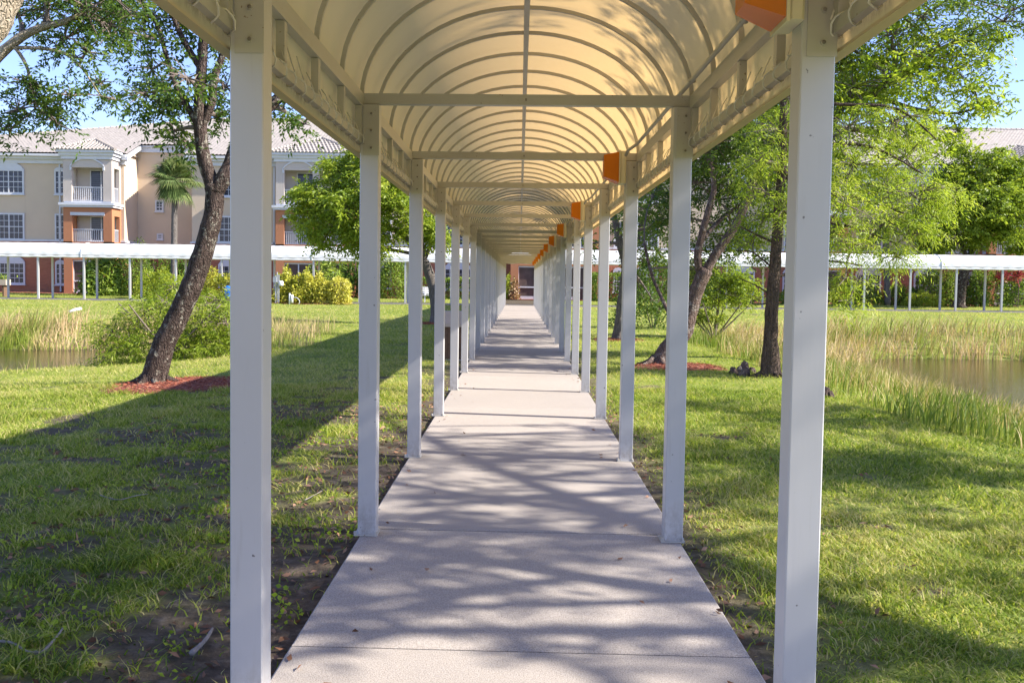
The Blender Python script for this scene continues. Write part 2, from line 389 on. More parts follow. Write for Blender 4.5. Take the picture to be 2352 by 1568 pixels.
def smooth_pts(P, k=4):
    P = [Vector(p) for p in P]; out = []
    for i in range(len(P)-1):
        a, b, c, d = P[max(i-1, 0)], P[i], P[i+1], P[min(i+2, len(P)-1)]
        for j in range(k):
            t = j/k
            out.append(.5*((2*b)+(c-a)*t+(2*a-5*b+4*c-d)*t*t+(3*b-a-3*c+d)*t*t*t))
    out.append(P[-1]); return out
def limb(mb, P, r0, r1, n=8, k=4, wob=.0, flare=0):
    Q = smooth_pts(P, k); m = len(Q); rs = []
    for i, q in enumerate(Q):
        t = i/(m-1); r = r0+(r1-r0)*t + flare*r0*max(0, 1-t*7)**2
        rs.append(r*(1+random.uniform(-wob, wob)))
        if 0 < i < m-1: Q[i] = q + Vector((random.uniform(-1, 1), random.uniform(-1, 1), 0))*wob*r*.8
    mb.tube(Q, rs, n); return Q
def twig(mb, a, b, r0, r1, n=4, sag=.1):
    a = Vector(a); b = Vector(b); d = b-a; L = d.length
    m = a + d*.5 + Vector((random.uniform(-.12, .12)*L, random.uniform(-.12, .12)*L, sag*L))
    pts = []; 
    for t in (0, .33, .66, 1): pts.append(a*(1-t)**2+m*2*t*(1-t)+b*t*t)
    mb.tube(pts, [r0, r0*.75+r1*.25, r0*.4+r1*.6, r1], n, caps=False); return pts
def tree(name, label, cat, base, limbs, blobs, leaf, matleaf, matbark, group=None, n=10, wob=.06, flare=.9, spread=.22, tr=.5, droop=.35, twigs=True, roots=0, knots=False):
    """limbs: (points, r0, r1); blobs: (centre, radii, clusters); leaf: (length, width, leaves per cluster)"""
    root = empty(name, base, label, cat, group)
    tb = MB(); samples = []
    for i, (P, r0, r1) in enumerate(limbs):
        Q = limb(tb, P, r0, r1, n if r0 > .08 else 6, 4, wob, flare if i == 0 else 0)
        samples += [(q, r0+(r1-r0)*j/len(Q)) for j, q in enumerate(Q) if i > 0 or j > len(Q)*.55]
    if roots:
        r0 = limbs[0][1]
        for k in range(roots):
            a = k*2*math.pi/roots+random.uniform(-.3, .3); ln = r0*random.uniform(1.2, 2.4)
            b = Vector(base); pts = []
            for t in (0, .35, .7, 1):
                x = b.x+math.cos(a)*(r0*.6+ln*t); y = b.y+math.sin(a)*(r0*.6+ln*t)
                pts.append(Vector((x, y, hz(x, y)+.02+r0*.75*(1-t)**2.2)))
            tb.tube(pts, [r0*.42, r0*.26, r0*.15, r0*.04], 7)
    obj('trunk', tb, matbark, root, smooth=True)
    S_ = np.array([tuple(q) for q, _ in samples]); wb = MB(); pts = []; tint = []
    for (c, rad, nc) in blobs:
        c = np.array(tuple(c)); rad = np.array(rad if hasattr(rad, '__len__') else (rad, rad, rad), float)
        i = np.argmin(np.linalg.norm(S_-c, axis=1)+np.maximum(0, S_[:, 2]-c[2])*.8)
        sub = twig(wb, S_[i], c, min(samples[i][1]*.6, .05), .014, 6, .06) if twigs else [Vector(c)]
        SP = np.array([tuple(p) for p in sub])
        for k in range(nc):
            v = rng.normal(size=3); v /= np.linalg.norm(v); p = c + v*rad*(rng.uniform(.25, 1)**.55)
            if twigs:
                j = np.argmin(np.linalg.norm(SP-p, axis=1)); twig(wb, SP[j] if k % 3 else c, p, .011, .004, 3, .08)
            pts.append(p); tint.append(np.clip(tr+rng.normal(0, .16), 0, 1))
    if wb.v: obj('branches', wb, M['twig'], root)
    Vc, Fc, Tc = sprigs(np.array(pts), leaf[2], spread, leaf[0], leaf[1], droop, np.array(tint))
    quads('crown', Vc, Fc, matleaf, Tc, root)
    return root
def sprigs(P0, nleaf, spread, L, Wd, droop, tint):
    """leaflets set in two rows along short drooping sprigs round each cluster centre"""
    per = 9; ns = max(2, int(round(nleaf/per))); n = len(P0)*ns
    idx = np.repeat(np.arange(len(P0)), ns); c = P0[idx]
    d = rng.normal(size=(n, 3)); d[:, 2] = d[:, 2]*.5 - droop*.55; d = unit(d)
    st = c + rng.normal(size=(n, 3))*spread*np.array([.45, .45, .3]); ln = spread*rng.uniform(.8, 1.9, n)
    side = unit(np.cross(d, np.array([0, 0, 1.0])+rng.normal(size=(n, 3))*.35)); V = []; T = []
    for k in range(per):
        t = (k+.6)/per; sg = 1 if k % 2 else -1
        if k == per-1: sg = 0
        b = st + d*(ln*t)[:, None]; b[:, 2] -= ln*t*t*.35*(.4+droop)
        dd = unit(d*.55 + side*sg*.9 + np.array([0, 0, -.45*droop]) + rng.normal(size=(n, 3))*.22)
        l = L*rng.uniform(.7, 1.2, n); w = Wd*rng.uniform(.75, 1.2, n)
        nn = unit(np.cross(dd, side + rng.normal(size=(n, 3))*.5)); sv = np.cross(nn, dd); m = b + dd*l[:, None]*.5
        V.append(np.stack([b, m+sv*w[:, None]*.5, b+dd*l[:, None]-np.array([0, 0, .12])*l[:, None], m-sv*w[:, None]*.5], 1))
        T.append(tint[idx]+rng.normal(0, .13, n))
    V = np.concatenate(V, 0).reshape(-1, 3); return V, np.arange(len(V)).reshape(-1, 4), np.clip(np.concatenate(T), 0, 1)
def dome_leaves(c, rad, n, bumps=.18):
    """points in the outer shell of a lumpy half-ellipsoid standing on its base"""
    v = unit(rng.normal(size=(n, 3))); v[:, 2] = np.abs(v[:, 2])
    ph = rng.uniform(0, 6.28, 6)
    l = 1 + bumps*(np.sin(v[:, 0]*5+ph[0])*np.sin(v[:, 1]*5+ph[1]) + np.sin(v[:, 2]*7+ph[2])*.6+np.sin(v[:, 0]*9+ph[3])*.5)
    r = l*rng.uniform(.35, 1, n)**.33
    return np.array(c)+v*r[:, None]*np.array(rad)
def bush(name, label, cat, base, rad, n, leaf, matleaf, tr=.5, group=None, stems=5, droop=.0, bumps=.2, box=False):
    root = empty(name, base, label, cat, group)
    mb = MB()
    for k in range(stems):
        a = random.uniform(0, 6.28)
        mb.tube(smooth_pts([(base[0]+math.cos(a)*.05, base[1]+math.sin(a)*.05, base[2]-.05), (base[0]+math.cos(a)*rad[0]*.3, base[1]+math.sin(a)*rad[1]*.3, base[2]+rad[2]*.4), (base[0]+math.cos(a)*rad[0]*.6, base[1]+math.sin(a)*rad[1]*.6, base[2]+rad[2]*.8)], 3), .02, 5)
    obj('stems', mb, M['twig'], root)
    if box:
        u = rng.uniform(-1, 1, (n, 3)); ax = rng.integers(0, 3, n); sg = rng.choice([-1, 1], n)
        u[np.arange(n), ax] = sg*rng.uniform(.8, 1.02, n); P = np.array(base)+u*np.array([rad[0], rad[1], rad[2]/2])+np.array([0, 0, rad[2]/2])
        P[:, 2] = np.maximum(P[:, 2], base[2])
    else: P = dome_leaves(base, rad, n, bumps)
    t = np.clip(rng.normal(tr, .2, n)+(vnoise(P[:, 0]*1.0, P[:, 2], .5)-.5)*.3, 0, 1)
    crown('foliage', P, t, leaf[0], leaf[1], matleaf, root, droop)
    return root

# ------------------------------------------------------------------ ground, paths, water
def axis(lo, hi, f0, f1, fs, grow=1.18):
    a = list(np.arange(f0, f1, fs)); s = fs; x = f0
    while x > lo: s *= grow; x -= s; a.insert(0, x)
    s = fs; x = a[-1]
    while x < hi: s *= grow; x += s; a.append(x)
    return np.array(a)
TH = 0.03; U0 = .02                                   # the walkway runs 0.03 rad to the right of the view axis
def uof(x, y): return (x-U0)*math.cos(TH) - y*math.sin(TH)
def cover(x, y):
    """how much of the soil is grass (0..1)"""
    u = uof(x, y); n1 = vnoise(x, y*1.5, .55, 7)*.4+vnoise(x, y*1.4, .2, 8)*.35+vnoise(x, y, .08, 9)*.25
    left = sstep(-6.2, -4.2, u)*(u < 0)*(1-sstep(9.5, 15, y))
    thr = .22 + .235*left + .10*sstep(4, 1.2, np.abs(u))*(y < 30)
    c = .08+.92*sstep(thr-.05, thr+.07, n1)
    edge = sstep(.88, 1.25+.5*vnoise(x, y, .6, 3)*(1+.8*(u < 0)), np.abs(u)); c = c*np.maximum(edge, .04)
    return c
xs = axis(-500, 500, -9, 9, .14, 1.06); ys = axis(-120, 900, 1.5, 20, .14, 1.045)
GX, GY = np.meshgrid(xs, ys); GZ = height(GX, GY)
nx, ny = len(xs), len(ys)
V = np.stack([GX.ravel(), GY.ravel(), GZ.ravel()], 1)
idx = np.arange(nx*ny).reshape(ny, nx)
F = np.stack([idx[:-1, :-1].ravel(), idx[:-1, 1:].ravel(), idx[1:, 1:].ravel(), idx[1:, :-1].ravel()], 1)
g = quads('ground', V, F, M['ground'], cover(V[:, 0], V[:, 1]), attr='cover', smooth=True); tag(g, kind='structure')
for nm, x0, x1, y0, y1, lb in (('water', 4.5, 60, 1.5, 31, 0), ('water', -60, -5.5, 16.5, 30, 0)):
    mb = MB(); mb.box(x0, x1, y0, y1, WATER-.02, WATER); tag(obj(nm, mb, M['water']), kind='structure')

# the concrete path under the near canopy, a slab per joint, as one structure
WROT = Matrix.Translation((U0, 0, 0)) @ Matrix.Rotation(-TH, 4, 'Z')
def w2(u, v, z=0): return WROT @ Vector((u, v, z))
mb = MB(); v0 = 3.53-1.71*3
while v0 < 52.9:
    v1 = min(v0+1.71, 53.0)
    e = random.uniform(-.002, .002); a = .89
    mb.add([w2(-a, v0+.008, -.2), w2(a, v0+.008, -.2), w2(a, v1-.008, -.2), w2(-a, v1-.008, -.2),
            w2(-a, v0+.008, e-.006), w2(a, v0+.008, e-.006), w2(a, v1-.008, e-.006), w2(-a, v1-.008, e-.006),
            w2(-a+.008, v0+.02, e), w2(a-.008, v0+.02, e), w2(a-.008, v1-.02, e), w2(-a+.008, v1-.02, e)],
           [(0, 1, 5, 4), (1, 2, 6, 5), (2, 3, 7, 6), (3, 0, 4, 7), (4, 5, 9, 8), (5, 6, 10, 9), (6, 7, 11, 10), (7, 4, 8, 11), (8, 9, 10, 11), (0, 3, 2, 1)])
    v0 += 1.71
tag(obj('path', mb, M['concrete']), kind='structure')
mb = MB(); P_ = [w2(-.888+.06*i+random.uniform(-.004, .004), 7.0-.035*i+random.uniform(-.012, .012), .0035) for i in range(5)]
for a_, b_ in zip(P_[:-1], P_[1:]): mb.add([a_+Vector((0, -.0025, 0)), b_+Vector((0, -.0025, 0)), b_+Vector((0, .0025, 0)), a_+Vector((0, .0025, 0))], [(0, 1, 2, 3)])
tag(obj('path', mb, M['dark']), kind='structure')
mb = MB(); x = -46
while x < 50:
    mb.box(x+.006, x+1.8-.006, 53.03, 55.05, -.2, .02); x += 1.8
tag(obj('path', mb, M['concrete']), kind='structure')

# ------------------------------------------------------------------ near covered walkway
VP0, BAY, NB = 2.85-2.28*2, 2.28, 24       # first posts stand behind the camera
HW, AZ, ARI = .925, 2.42, .68
cw = empty('covered_walkway', (U0, 0, 0), 'long vaulted cream fabric canopy on white posts, running straight away over the concrete path', 'covered walkway', rz=-TH)
def lp(o, u=0, v=0, z=0): o.location = (u, v, z); return o
def cp(o, parent, u=0, v=0, z=0, sx=None):
    c = o.copy(); COL.objects.link(c); c.parent = parent; c.location = (u, v, z)
    return c
def arch(hw, ri, z0, n=28, s=None):
    return [(hw*math.cos(math.pi*i/n), z0+ri*math.sin(math.pi*i/n)) for i in range(n+1)]
# post, local to its base, inner face towards the path
def post_mesh(h, w=.0508):
    mb = MB(); mb.box(-w, w, -w, w, .006, h, .004); return mb
pm = obj('post', post_mesh(2.375), M['post'], cw, local=True)
bp_ = MB(); bp_.box(-.07, .06, -.062, .062, 0, .008)
for a in (-1, 1): bp_.lathe([(.008, .0), (.008, .016), (.004, .018)], (.056*a-.008, -.055, .008), 6)
bpm = obj('base_plate', bp_, M['frame'], pm, local=True)
gp = MB(); gp.box(-.035, .0535, -.0545, -.0509, 2.10, 2.37)
for z in (2.14, 2.235, 2.325): gp.add(*(lambda c: ([(c[0]+.009*math.cos(k*math.pi/3), c[1], c[2]+.009*math.sin(k*math.pi/3)) for k in range(6)]+[(c[0]+.009*math.cos(k*math.pi/3), c[1]-.007, c[2]+.009*math.sin(k*math.pi/3)) for k in range(6)], [(0,1,2,3,4,5)[::-1], tuple(range(6, 12))]+[(k, (k+1) % 6, 6+(k+1) % 6, 6+k) for k in range(6)]))((.012, -.0545, z)))
gpm = obj('bracket_plate', gp, M['frame'], pm, local=True)
# screws: dark little dots
scs = []
for z in (2.14, 2.235, 2.325): sc = MB(); sc.lathe([(.006, -.001), (.0065, .0), (.004, .002)], (0, 0, 0), 8); sc.v = [(.012+x, -.0625-zz, z+y) for x, y, zz in sc.v]; scs.append(obj('bolt_head', sc, M['bolt'], pm, local=True))
beam = MB(); beam.box(-.92, .92, -.025, .025, 2.383, 2.44, .003)
bmm = obj('crossbeam', beam, M['frame'], cw, local=True)
kb = MB()
for u in (-.004,): kb.box(u, u+.009, -.0285, -.0252, 2.405, 2.418)
kbm = obj('bolt_head', kb, M['bolt'], bmm, local=True)
def rib_mesh(hw, ri, z0, wv=.019, th=.022):
    mb = MB(); A = arch(hw, ri, z0, 30); B = arch(hw-th, ri-th, z0, 30)
    n = len(A); v = [(x, -wv/2, z) for x, z in A]+[(x, -wv/2, z) for x, z in B]+[(x, wv/2, z) for x, z in A]+[(x, wv/2, z) for x, z in B]; f = []
    for i in range(n-1):
        f += [(i, i+1, n+i+1, n+i), (2*n+i, 3*n+i, 3*n+i+1, 2*n+i+1), (i, 2*n+i, 2*n+i+1, i+1), (n+i, n+i+1, 3*n+i+1, 3*n+i)]
    mb.add(v, f); return mb
rib = obj('rib', rib_mesh(HW-.012, ARI-.012, AZ), M['frame'], cw, local=True, smooth=False)
def truss(side):
    mb = MB(); a, b = (.885, .925) if side > 0 else (-.925, -.885)
    mb.box(a, b, 0, BAY, 2.365, 2.435); mb.box(min(a*1.0, b)+.006, max(a, b)-.006, 0, BAY, 2.165, 2.205)
    for k in range(4): y = (k+.0)*BAY/4 + (.06 if k == 0 else 0); mb.box(a+.004, b-.004, y-.02, y+.02, 2.207, 2.363)
    mb.box(a+.004, b-.004, BAY-.10, BAY-.06, 2.207, 2.363)
    return mb
trs = {s: obj('side_truss', truss(s), M['frame'], cw, local=True) for s in (-1, 1)}
def lacing(side):
    mb = MB(); pts = []; u = .905*side
    for i in range(15*10+1):
        t = i/10; ph = t*2*math.pi; y = t/15*BAY
        pts.append((u+math.cos(ph)*.029*side, y+random.uniform(-.007, .007), 2.185+math.sin(ph)*.028+random.uniform(-.003, .003)))
    mb.tube(pts, .0033, 4)
    for k in range(15):       # loose cord ends to the hem
        y = (k+.4)*BAY/15+random.uniform(-.02, .02); mb.tube([(u-.03*side, y, 2.20), (u-.012*side, y+.02, 2.24), (u+.015*side, y+.06, 2.285+random.uniform(-.02, .03))], .003, 3)
    return mb
lac = {s: obj('lacing', lacing(s), M['rope'], cw, local=True) for s in (-1, 1)}
def fabric_mesh(L, hw, ri, z0, zb, nseg, sag=.012, flare=.02, nx_=30, scal=0):
    cols = []
    nv = nseg*6
    V = []; F = []
    prof = [(hw+flare, zb), (hw+flare*.6, zb+.10), (hw+flare*.2, z0-.08)] + arch(hw, ri, z0, nx_) + [(-hw-flare*.2, z0-.08), (-hw-flare*.6, zb+.10), (-hw-flare, zb)]
    m = len(prof)
    for j in range(nv+1):
        y = L*j/nv; s = math.sin(math.pi*((j % 6)/6))*sag
        for i, (x, z) in enumerate(prof):
            q = 1-s if 3 <= i < m-3 else 1
            zz = z0+(z-z0)*q if z > z0 else z
            w = .006*math.sin(y*9+i) if (i < 2 or i > m-3) else 0
            V.append((x*q+w, y, zz + (scal*math.sin(y*7)*.5 if i in (0, m-1) else 0)))
    for j in range(nv):
        for i in range(m-1): F.append((j*m+i, (j+1)*m+i, (j+1)*m+i+1, j*m+i+1))
    mb = MB(); mb.add(V, F); return mb
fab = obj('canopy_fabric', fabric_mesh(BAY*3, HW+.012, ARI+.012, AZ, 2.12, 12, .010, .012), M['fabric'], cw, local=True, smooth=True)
# hem pocket under the valance
hm = MB()
for s in (-1, 1): hm.box(min(s*.915, s*.955), max(s*.915, s*.955), 0, BAY*3, 2.118, 2.128)
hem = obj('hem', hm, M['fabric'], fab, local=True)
for k in range(NB+1):
    v = VP0+k*BAY
    for s in (-1, 1):
        if k == 0 and s == -1: p = pm; p.location = (s*.8508, v, 0); q = None
        else:
            p = cp(pm, cw, s*.8508, v, 0)
            for c0 in (bpm, gpm) + (tuple(scs) if k < 10 else ()): cp(c0, p)
        if s > 0: pass
    b = bmm if k == 0 else cp(bmm, cw, 0, v, 0); b.location = (0, v, 0)
    if k and k < 8: cp(kbm, b)
    if k < NB:
        for s in (-1, 1):
            t = trs[s] if k == 0 else cp(trs[s], cw); t.location = (0, v, 0)
            if k < 9:
                t = lac[s] if k == 0 else cp(lac[s], cw); t.location = (0, v, 0)
        for j in range(4):
            r_ = rib if (k == 0 and j == 0) else cp(rib, cw); r_.location = (0, v+j*BAY/4, 0)
        if k % 3 == 0:
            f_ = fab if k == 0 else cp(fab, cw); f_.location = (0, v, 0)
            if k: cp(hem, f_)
ridge = MB(); ridge.box(-.017, .017, VP0, VP0+NB*BAY, AZ+ARI-.075, AZ+ARI-.043)
obj('ridge_pipe', ridge, M['frame'], cw, local=True)
# conduit along the right rail, feeding the lamps
cd = MB(); y = 0.0
pts = []
for k in range(0, NB, 2):
    v = VP0+k*BAY
    if v > 40: break
    cd.tube([(.79, v+.14, 2.41), (.80, v+.2, 2.44), (.845, v+.32, 2.465), (.85, v+BAY, 2.467), (.85, v+2*BAY-.35, 2.467), (.80, v+2*BAY-.18, 2.44), (.79, v+2*BAY-.12, 2.41)], .0125, 7)
    for w in (.9, 2.0, 3.1): cd.lathe([(.019, -.01), (.019, .01)], (.85, v+w, 2.467), 7)
obj('conduit', cd, M['frame'], cw, local=True, smooth=True)

# ------------------------------------------------------------------ amber lamps, one on every other right post
ords = ['', 'second', 'third', 'fourth', 'fifth', 'sixth', 'seventh', 'eighth', 'ninth', 'tenth', 'eleventh']
def lamp_parts(root):
    h = MB(); h.box(-.045, 0, -.085, .085, -.125, .125, .008); h.box(-.055, -.045, -.092, .092, -.132, .132)
    obj('housing', h, M['beige'], root, local=True)
    l = MB(); a, b = .085, .118
    A = [(-.0552, -a, -b), (-.0552, a, -b), (-.0552, a, b), (-.0552, -a, b)]
    B = [(-.17, -a*.72, -b*.62), (-.17, a*.72, -b*.62), (-.17, a*.72, b*.82), (-.17, -a*.72, b*.82)]
    l.add(A+B, [(0, 1, 2, 3), (4, 7, 6, 5), (0, 4, 5, 1), (1, 5, 6, 2), (2, 6, 7, 3), (3, 7, 4, 0)])
    obj('lens', l, M['amber'], root, local=True)
proto = None
for i in range(11):
    v = 2.85+i*2*BAY
    lab = 'amber box lamp on the nearest right-hand canopy post, cut by the top edge' if i == 0 else 'amber box lamp on the right-hand canopy posts, %s from the front' % ords[i]
    if i == 0:
        proto = empty('wall_lamp', (0, 0, 0), lab, 'lamp', 'amber box lamps on the canopy posts', rz=-TH); lamp_parts(proto); r_ = proto
    else:
        r_ = proto.copy(); COL.objects.link(r_); r_['label'] = lab
        for c0 in [c for c in proto.children]:
            c1 = c0.copy(); COL.objects.link(c1); c1.parent = r_
    r_.location = w2(.799, v, 2.325)

# ------------------------------------------------------------------ far crosswise canopy
fc = empty('covered_walkway', (0, 53.15, 0), 'white vaulted canopy crossing the whole far lawn in front of the apartment building', 'covered walkway')
FB = 2.63; XO = sat(96, 740, 53.2).x
XL = XO - FB*4 - 1.2; XR = XL + FB*32
fp = MB(); fp.box(-.0508, .0508, -.0508, .0508, .02, 2.47); fpm = obj('post', fp, M['post'], fc, local=True)
first = True
def fpost(x, yy):
    global first
    o = fpm if first else cp(fpm, fc); o.location = (x, yy, 0); first = False
for k in range(-3, 29):
    x = XO + k*FB
    c0 = w2(0, 53.0).x
    if abs(x-c0) > 1.1: fpost(x, .05)
    xb = sat(132, 740, 55).x + (k-1)*FB*1.0
    if abs(xb-c0) > 1.1: fpost(xb, 1.85)
# fabric along X in sections
def far_fab(x0, x1):
    mb = MB(); L = x1-x0; n = max(1, round(L/.66))
    src = fabric_mesh(L, .98, .63, 2.62, 2.41, n, .014, .02, 20, .02)
    mb.add([(x0+v[1], .95+v[0], v[2]) for v in src.v], src.f); return mb
edges = [XL] + [e for e in [sat(200*1.0884, 620, 53).x - 13.2, sat(200, 620, 53).x, sat(200, 620, 53).x+13.2, sat(200, 620, 53).x+26.4, sat(2358, 640, 53).x-13.2, sat(2358, 640, 53).x, XR]]
edges = sorted(set(round(e, 3) for e in edges))
for a, b in zip(edges[:-1], edges[1:]):
    if b-a > 1: 
        f_ = obj('canopy_fabric', far_fab(a+.01, b-.01), M['fabric_white'], fc, local=True, smooth=True)
rl = MB()
for y in (-.02, 1.88):
    rl.box(XL, XR, y-.02, y+.02, 2.50, 2.56)
obj('side_rail', rl, M['frame'], fc, local=True)
sm = MB()
for e in edges[1:-1]:
    A = [(e, .95+p[0], p[1]) for p in [(1.0, 2.40)]+arch(.99, .64, 2.62, 20)+[(-1.0, 2.40)]]
    sm.tube(A, .02, 6)
obj('seam_cord', sm, M['trim'], fc, local=True)
fb = MB(); xx = XL
while xx < XR:
    fb.box(xx-.02, xx+.02, .0, 1.9, 2.52, 2.57); xx += FB
obj('crossbeams', fb, M['frame'], fc, local=True)

# ------------------------------------------------------------------ apartment building
YB, YR, YF = 66.0, 68.5, 64.4
bd = empty('apartment_building', (-10, YB, 0), 'three-storey cream and terracotta apartment building with pale tiled hip roof behind the far canopy', 'building')
ZL, ZE = 3.72, 9.75
def bobj(name, mb, mat, par=None, **k): return obj(name, mb, mat, par or bd, root=bd, **k)
XA, XB_, XC, XD = -52.0, -26.1, -21.3, 52.0
w = MB(); w.box(XA, XB_, YB, 86, -.5, ZL); w.box(XB_+.004, XC-.004, YR, 86, -.5, ZL); w.box(XC, XD, YB, 86, -.5, ZL); bobj('lower_wall', w, M['terra_wavy'])
w = MB(); w.box(XA, XB_, YB, 86, ZL+.14, ZE); w.box(XB_+.004, XC-.004, YR, 86, ZL, ZE+1.1); w.box(XC, XD, YB, 86, ZL+.14, ZE); bobj('upper_wall', w, M['cream'])
w = MB(); w.box(XA-.05, XB_+.1, YB-.12, 85, ZL, ZL+.14); w.box(XC-.1, XD, YB-.12, 85, ZL, ZL+.14); bobj('ledge', w, M['trim'])
w = MB()
for a, b in ((XA, XB_+.02), (XC-.02, XD)):
    w.box(a-.1, b+.1, YB-.12, YB+.3, ZE-.55, ZE-.25); w.box(a-.15, b+.15, YB-.32, YB+.3, ZE-.25, ZE-.02)
w.box(XB_+.15, XC-.15, YR-.2, YR+.3, ZE+.65, ZE+.99); w.box(XB_+.15, XC-.15, YR-.34, YR+.3, ZE+.991, ZE+1.13)
bobj('cornice', w, M['trim'])
for nm, x0, x1, mt, up in (('gable_wall', XB_-.3, XB_-.003, 'cream', 0), ('gable_wall', XC+.003, XC+.3, 'cream', 0), ('rake_board', XB_+.02, XB_+.45, 'trim', .0), ('rake_board', XC-.45, XC-.02, 'trim', .0)):
    w = MB(); rz = lambda y: ZE+.0+.4089*(y-(YB-.55))-.03
    y0 = YB-.5 if nm == 'rake_board' else YB+.01; zb0 = ZE-.2 if nm == 'gable_wall' else rz(y0)-.25; zb1 = ZE-.2 if nm == 'gable_wall' else rz(YR+.2)-.25
    w.add([(x0, y0, zb0), (x1, y0, zb0), (x1, YR+.2, zb1), (x0, YR+.2, zb1), (x0, y0, rz(y0)), (x1, y0, rz(y0)), (x1, YR+.2, rz(YR+.2)), (x0, YR+.2, rz(YR+.2))], [(0, 3, 2, 1), (4, 5, 6, 7), (0, 1, 5, 4), (1, 2, 6, 5), (2, 3, 7, 6), (3, 0, 4, 7)])
    bobj(nm, w, M[mt])
w = MB()
for a, b in ((XA-.3, XB_+.3), (XC-.3, XD)): w.box(a, b, YB-.55, YB-.35, ZE-.06, ZE+.1)
for x in (sat(160, 500, YB).x-.25, sat(686, 500, YB).x): w.box(x-.05, x+.05, YB-.12, YB-.02, .2, ZE-.6)
bobj('gutter', w, M['trim'])
# tiled roof with real courses and barrels
SL = (14.15-ZE-.05)/(76.3-(YB-.55))
def roofz(y): return ZE+.06+SL*(y-(YB-.55))
def tiled(x0, x1, y0, y1, clip=None, name='roof'):
    nc = int((y1-y0)/.36); V = []; F = []; step = .085
    xsr = np.arange(x0, x1, step); nxr = len(xsr); wav = .06*np.abs(np.sin(xsr*math.pi/.26))
    rows = []
    for c in range(nc+1):
        for q in (0, 1):
            y = y0 + (c+q*.96)*.36; z = roofz(y) + (.10 if q == 0 else -.0)
            rows.append(np.stack([xsr, np.full(nxr, y), z+wav], 1))
    V = np.vstack(rows); nr = len(rows); idx = np.arange(nr*nxr).reshape(nr, nxr)
    F = np.stack([idx[:-1, :-1].ravel(), idx[:-1, 1:].ravel(), idx[1:, 1:].ravel(), idx[1:, :-1].ravel()], 1)
    if clip is not None:
        cen = V[F].mean(1); F = F[clip(cen[:, 0], cen[:, 1])]
    return quads(name, V, F, M['tile'], None, bd)
HX0, HX1, YRG = -47.5, -21.3, 76.3
def clipL(x, y):
    t = (y-(YB-.55))/(YRG-(YB-.55)); xl = HX0+(HX1-HX0)*t
    rec = (x > XB_+.45) & (x < XC-.45) & (y < YR-.5)
    return (x > xl) & ~rec
tiled(-48, XD, YB-.55, YRG, clipL)
bk = MB()      # side and back slopes
zt = roofz(YRG); ze = roofz(YB-.55)
bk.add([(HX0, YB-.55, ze), (HX0, 86.5, ze), (HX1, YRG, zt)], [(0, 2, 1)]); bk.add([(HX0, 86.5, ze), (XD, 86.5, ze), (XD, YRG, zt), (HX1, YRG, zt)], [(0, 3, 2, 1)])
bk.add([(XD, YB-.5, ze-.1), (XD, 86.5, ze-.1), (XD, YRG, zt-.1)], [(0, 1, 2)])
bobj('roof_back', bk, M['tile'])
cap = MB(); P0 = Vector((HX0, YB-.55, ze+.05)); P1 = Vector((HX1, YRG, zt+.08)); d = P1-P0; n_ = int(d.length/.42)
for i in range(n_): cap.tube([P0+d*(i/n_), P0+d*((i+1.08)/n_)], [.16, .11], 6)
i = HX1
while i < XD: cap.tube([(i, YRG, zt+.06), (i+.46, YRG, zt+.06)], [.15, .12], 6); i += .42
bobj('ridge_tiles', cap, M['tile'])
def bar(mb, x0, x1, z0, z1, y, t=.03): mb.box(x0, x1, y-t, y, z0, z1)
def window(x0, x1, z0, z1, y, archt=False, nxp=2, nz=4, double=True, par=None):
    f = MB(); t = .11; yy = y
    zt_ = z1
    for a, b, c, e in ((x0, x0+t, z0, z1), (x1-t, x1, z0, z1), (x0+t, x1-t, z1-t, z1), (x0+t, x1-t, z0, z0+t)): f.box(a, b, yy-.09, yy+.02, c, e)
    f.box(x0-.05, x1+.05, yy-.14, yy-.001, z0-.08, z0-.001)
    if archt:
        n = 14; h = min(.55, (x1-x0)*.26); A = [(x0+(x1-x0)*i/n, z1+h*math.sin(math.pi*i/n)**.6) for i in range(n+1)]
        f.prism_y([(x0, z1+.001)]+[(x, z) for x, z in A[::-1] if z > z1+.01][::-1][::-1]+[] if False else [(x0, z1+.001), (x1, z1+.001)]+[(x, z+.002) for x, z in A[::-1][1:-1]], yy-.10, yy-.001)
    fo = bobj('window', f, M['trim'], par)
    g_ = MB(); g_.box(x0+t, x1-t, yy-.035, yy-.012, z0+t, z1-t); bobj('pane', g_, M['glass'], fo)
    m = MB(); ix0, ix1 = x0+t, x1-t
    half = [(ix0, (ix0+ix1)/2-.04), ((ix0+ix1)/2+.04, ix1)] if double else [(ix0, ix1)]
    if double: m.box((ix0+ix1)/2-.04, (ix0+ix1)/2+.04, yy-.07, yy-.036, z0+t, z1-t)
    for a, b in half:
        for k in range(1, nxp+1): xx = a+(b-a)*k/(nxp+1); m.box(xx-.014, xx+.014, yy-.055, yy-.036, z0+t, z1-t)
        for k in range(1, nz): zz = z0+t+(z1-z0-2*t)*k/nz; m.box(a, b, yy-.058, yy-.0365, zz-(.03 if k == nz//2 else .014), zz+(.03 if k == nz//2 else .014))
    bobj('muntins', m, M['trim'], fo)
    return fo
def zsrc(xs_, ys_, d=YB): return sat(xs_, ys_, d).z
Z3 = (zsrc(30, 485), zsrc(30, 424)); Z2 = (zsrc(30, 600), zsrc(30, 533)); Z1 = (zsrc(30, 710), zsrc(30, 655))
def wcol(xa, xb, floors=(1, 2, 3), double=True):
    x0 = sat(xa, 550, YB).x; x1 = sat(xb, 550, YB).x
    if 1 in floors: window(x0, x1, *Z1, YB, True, double=double)
    if 2 in floors: window(x0, x1, *Z2, YB, False, double=double)
    if 3 in floors: window(x0, x1, *Z3, YB, True, double=double)
wcol(-15, 62); wcol(138, 164, double=False)
wcol(546, 622); wcol(640, 668, double=False); 
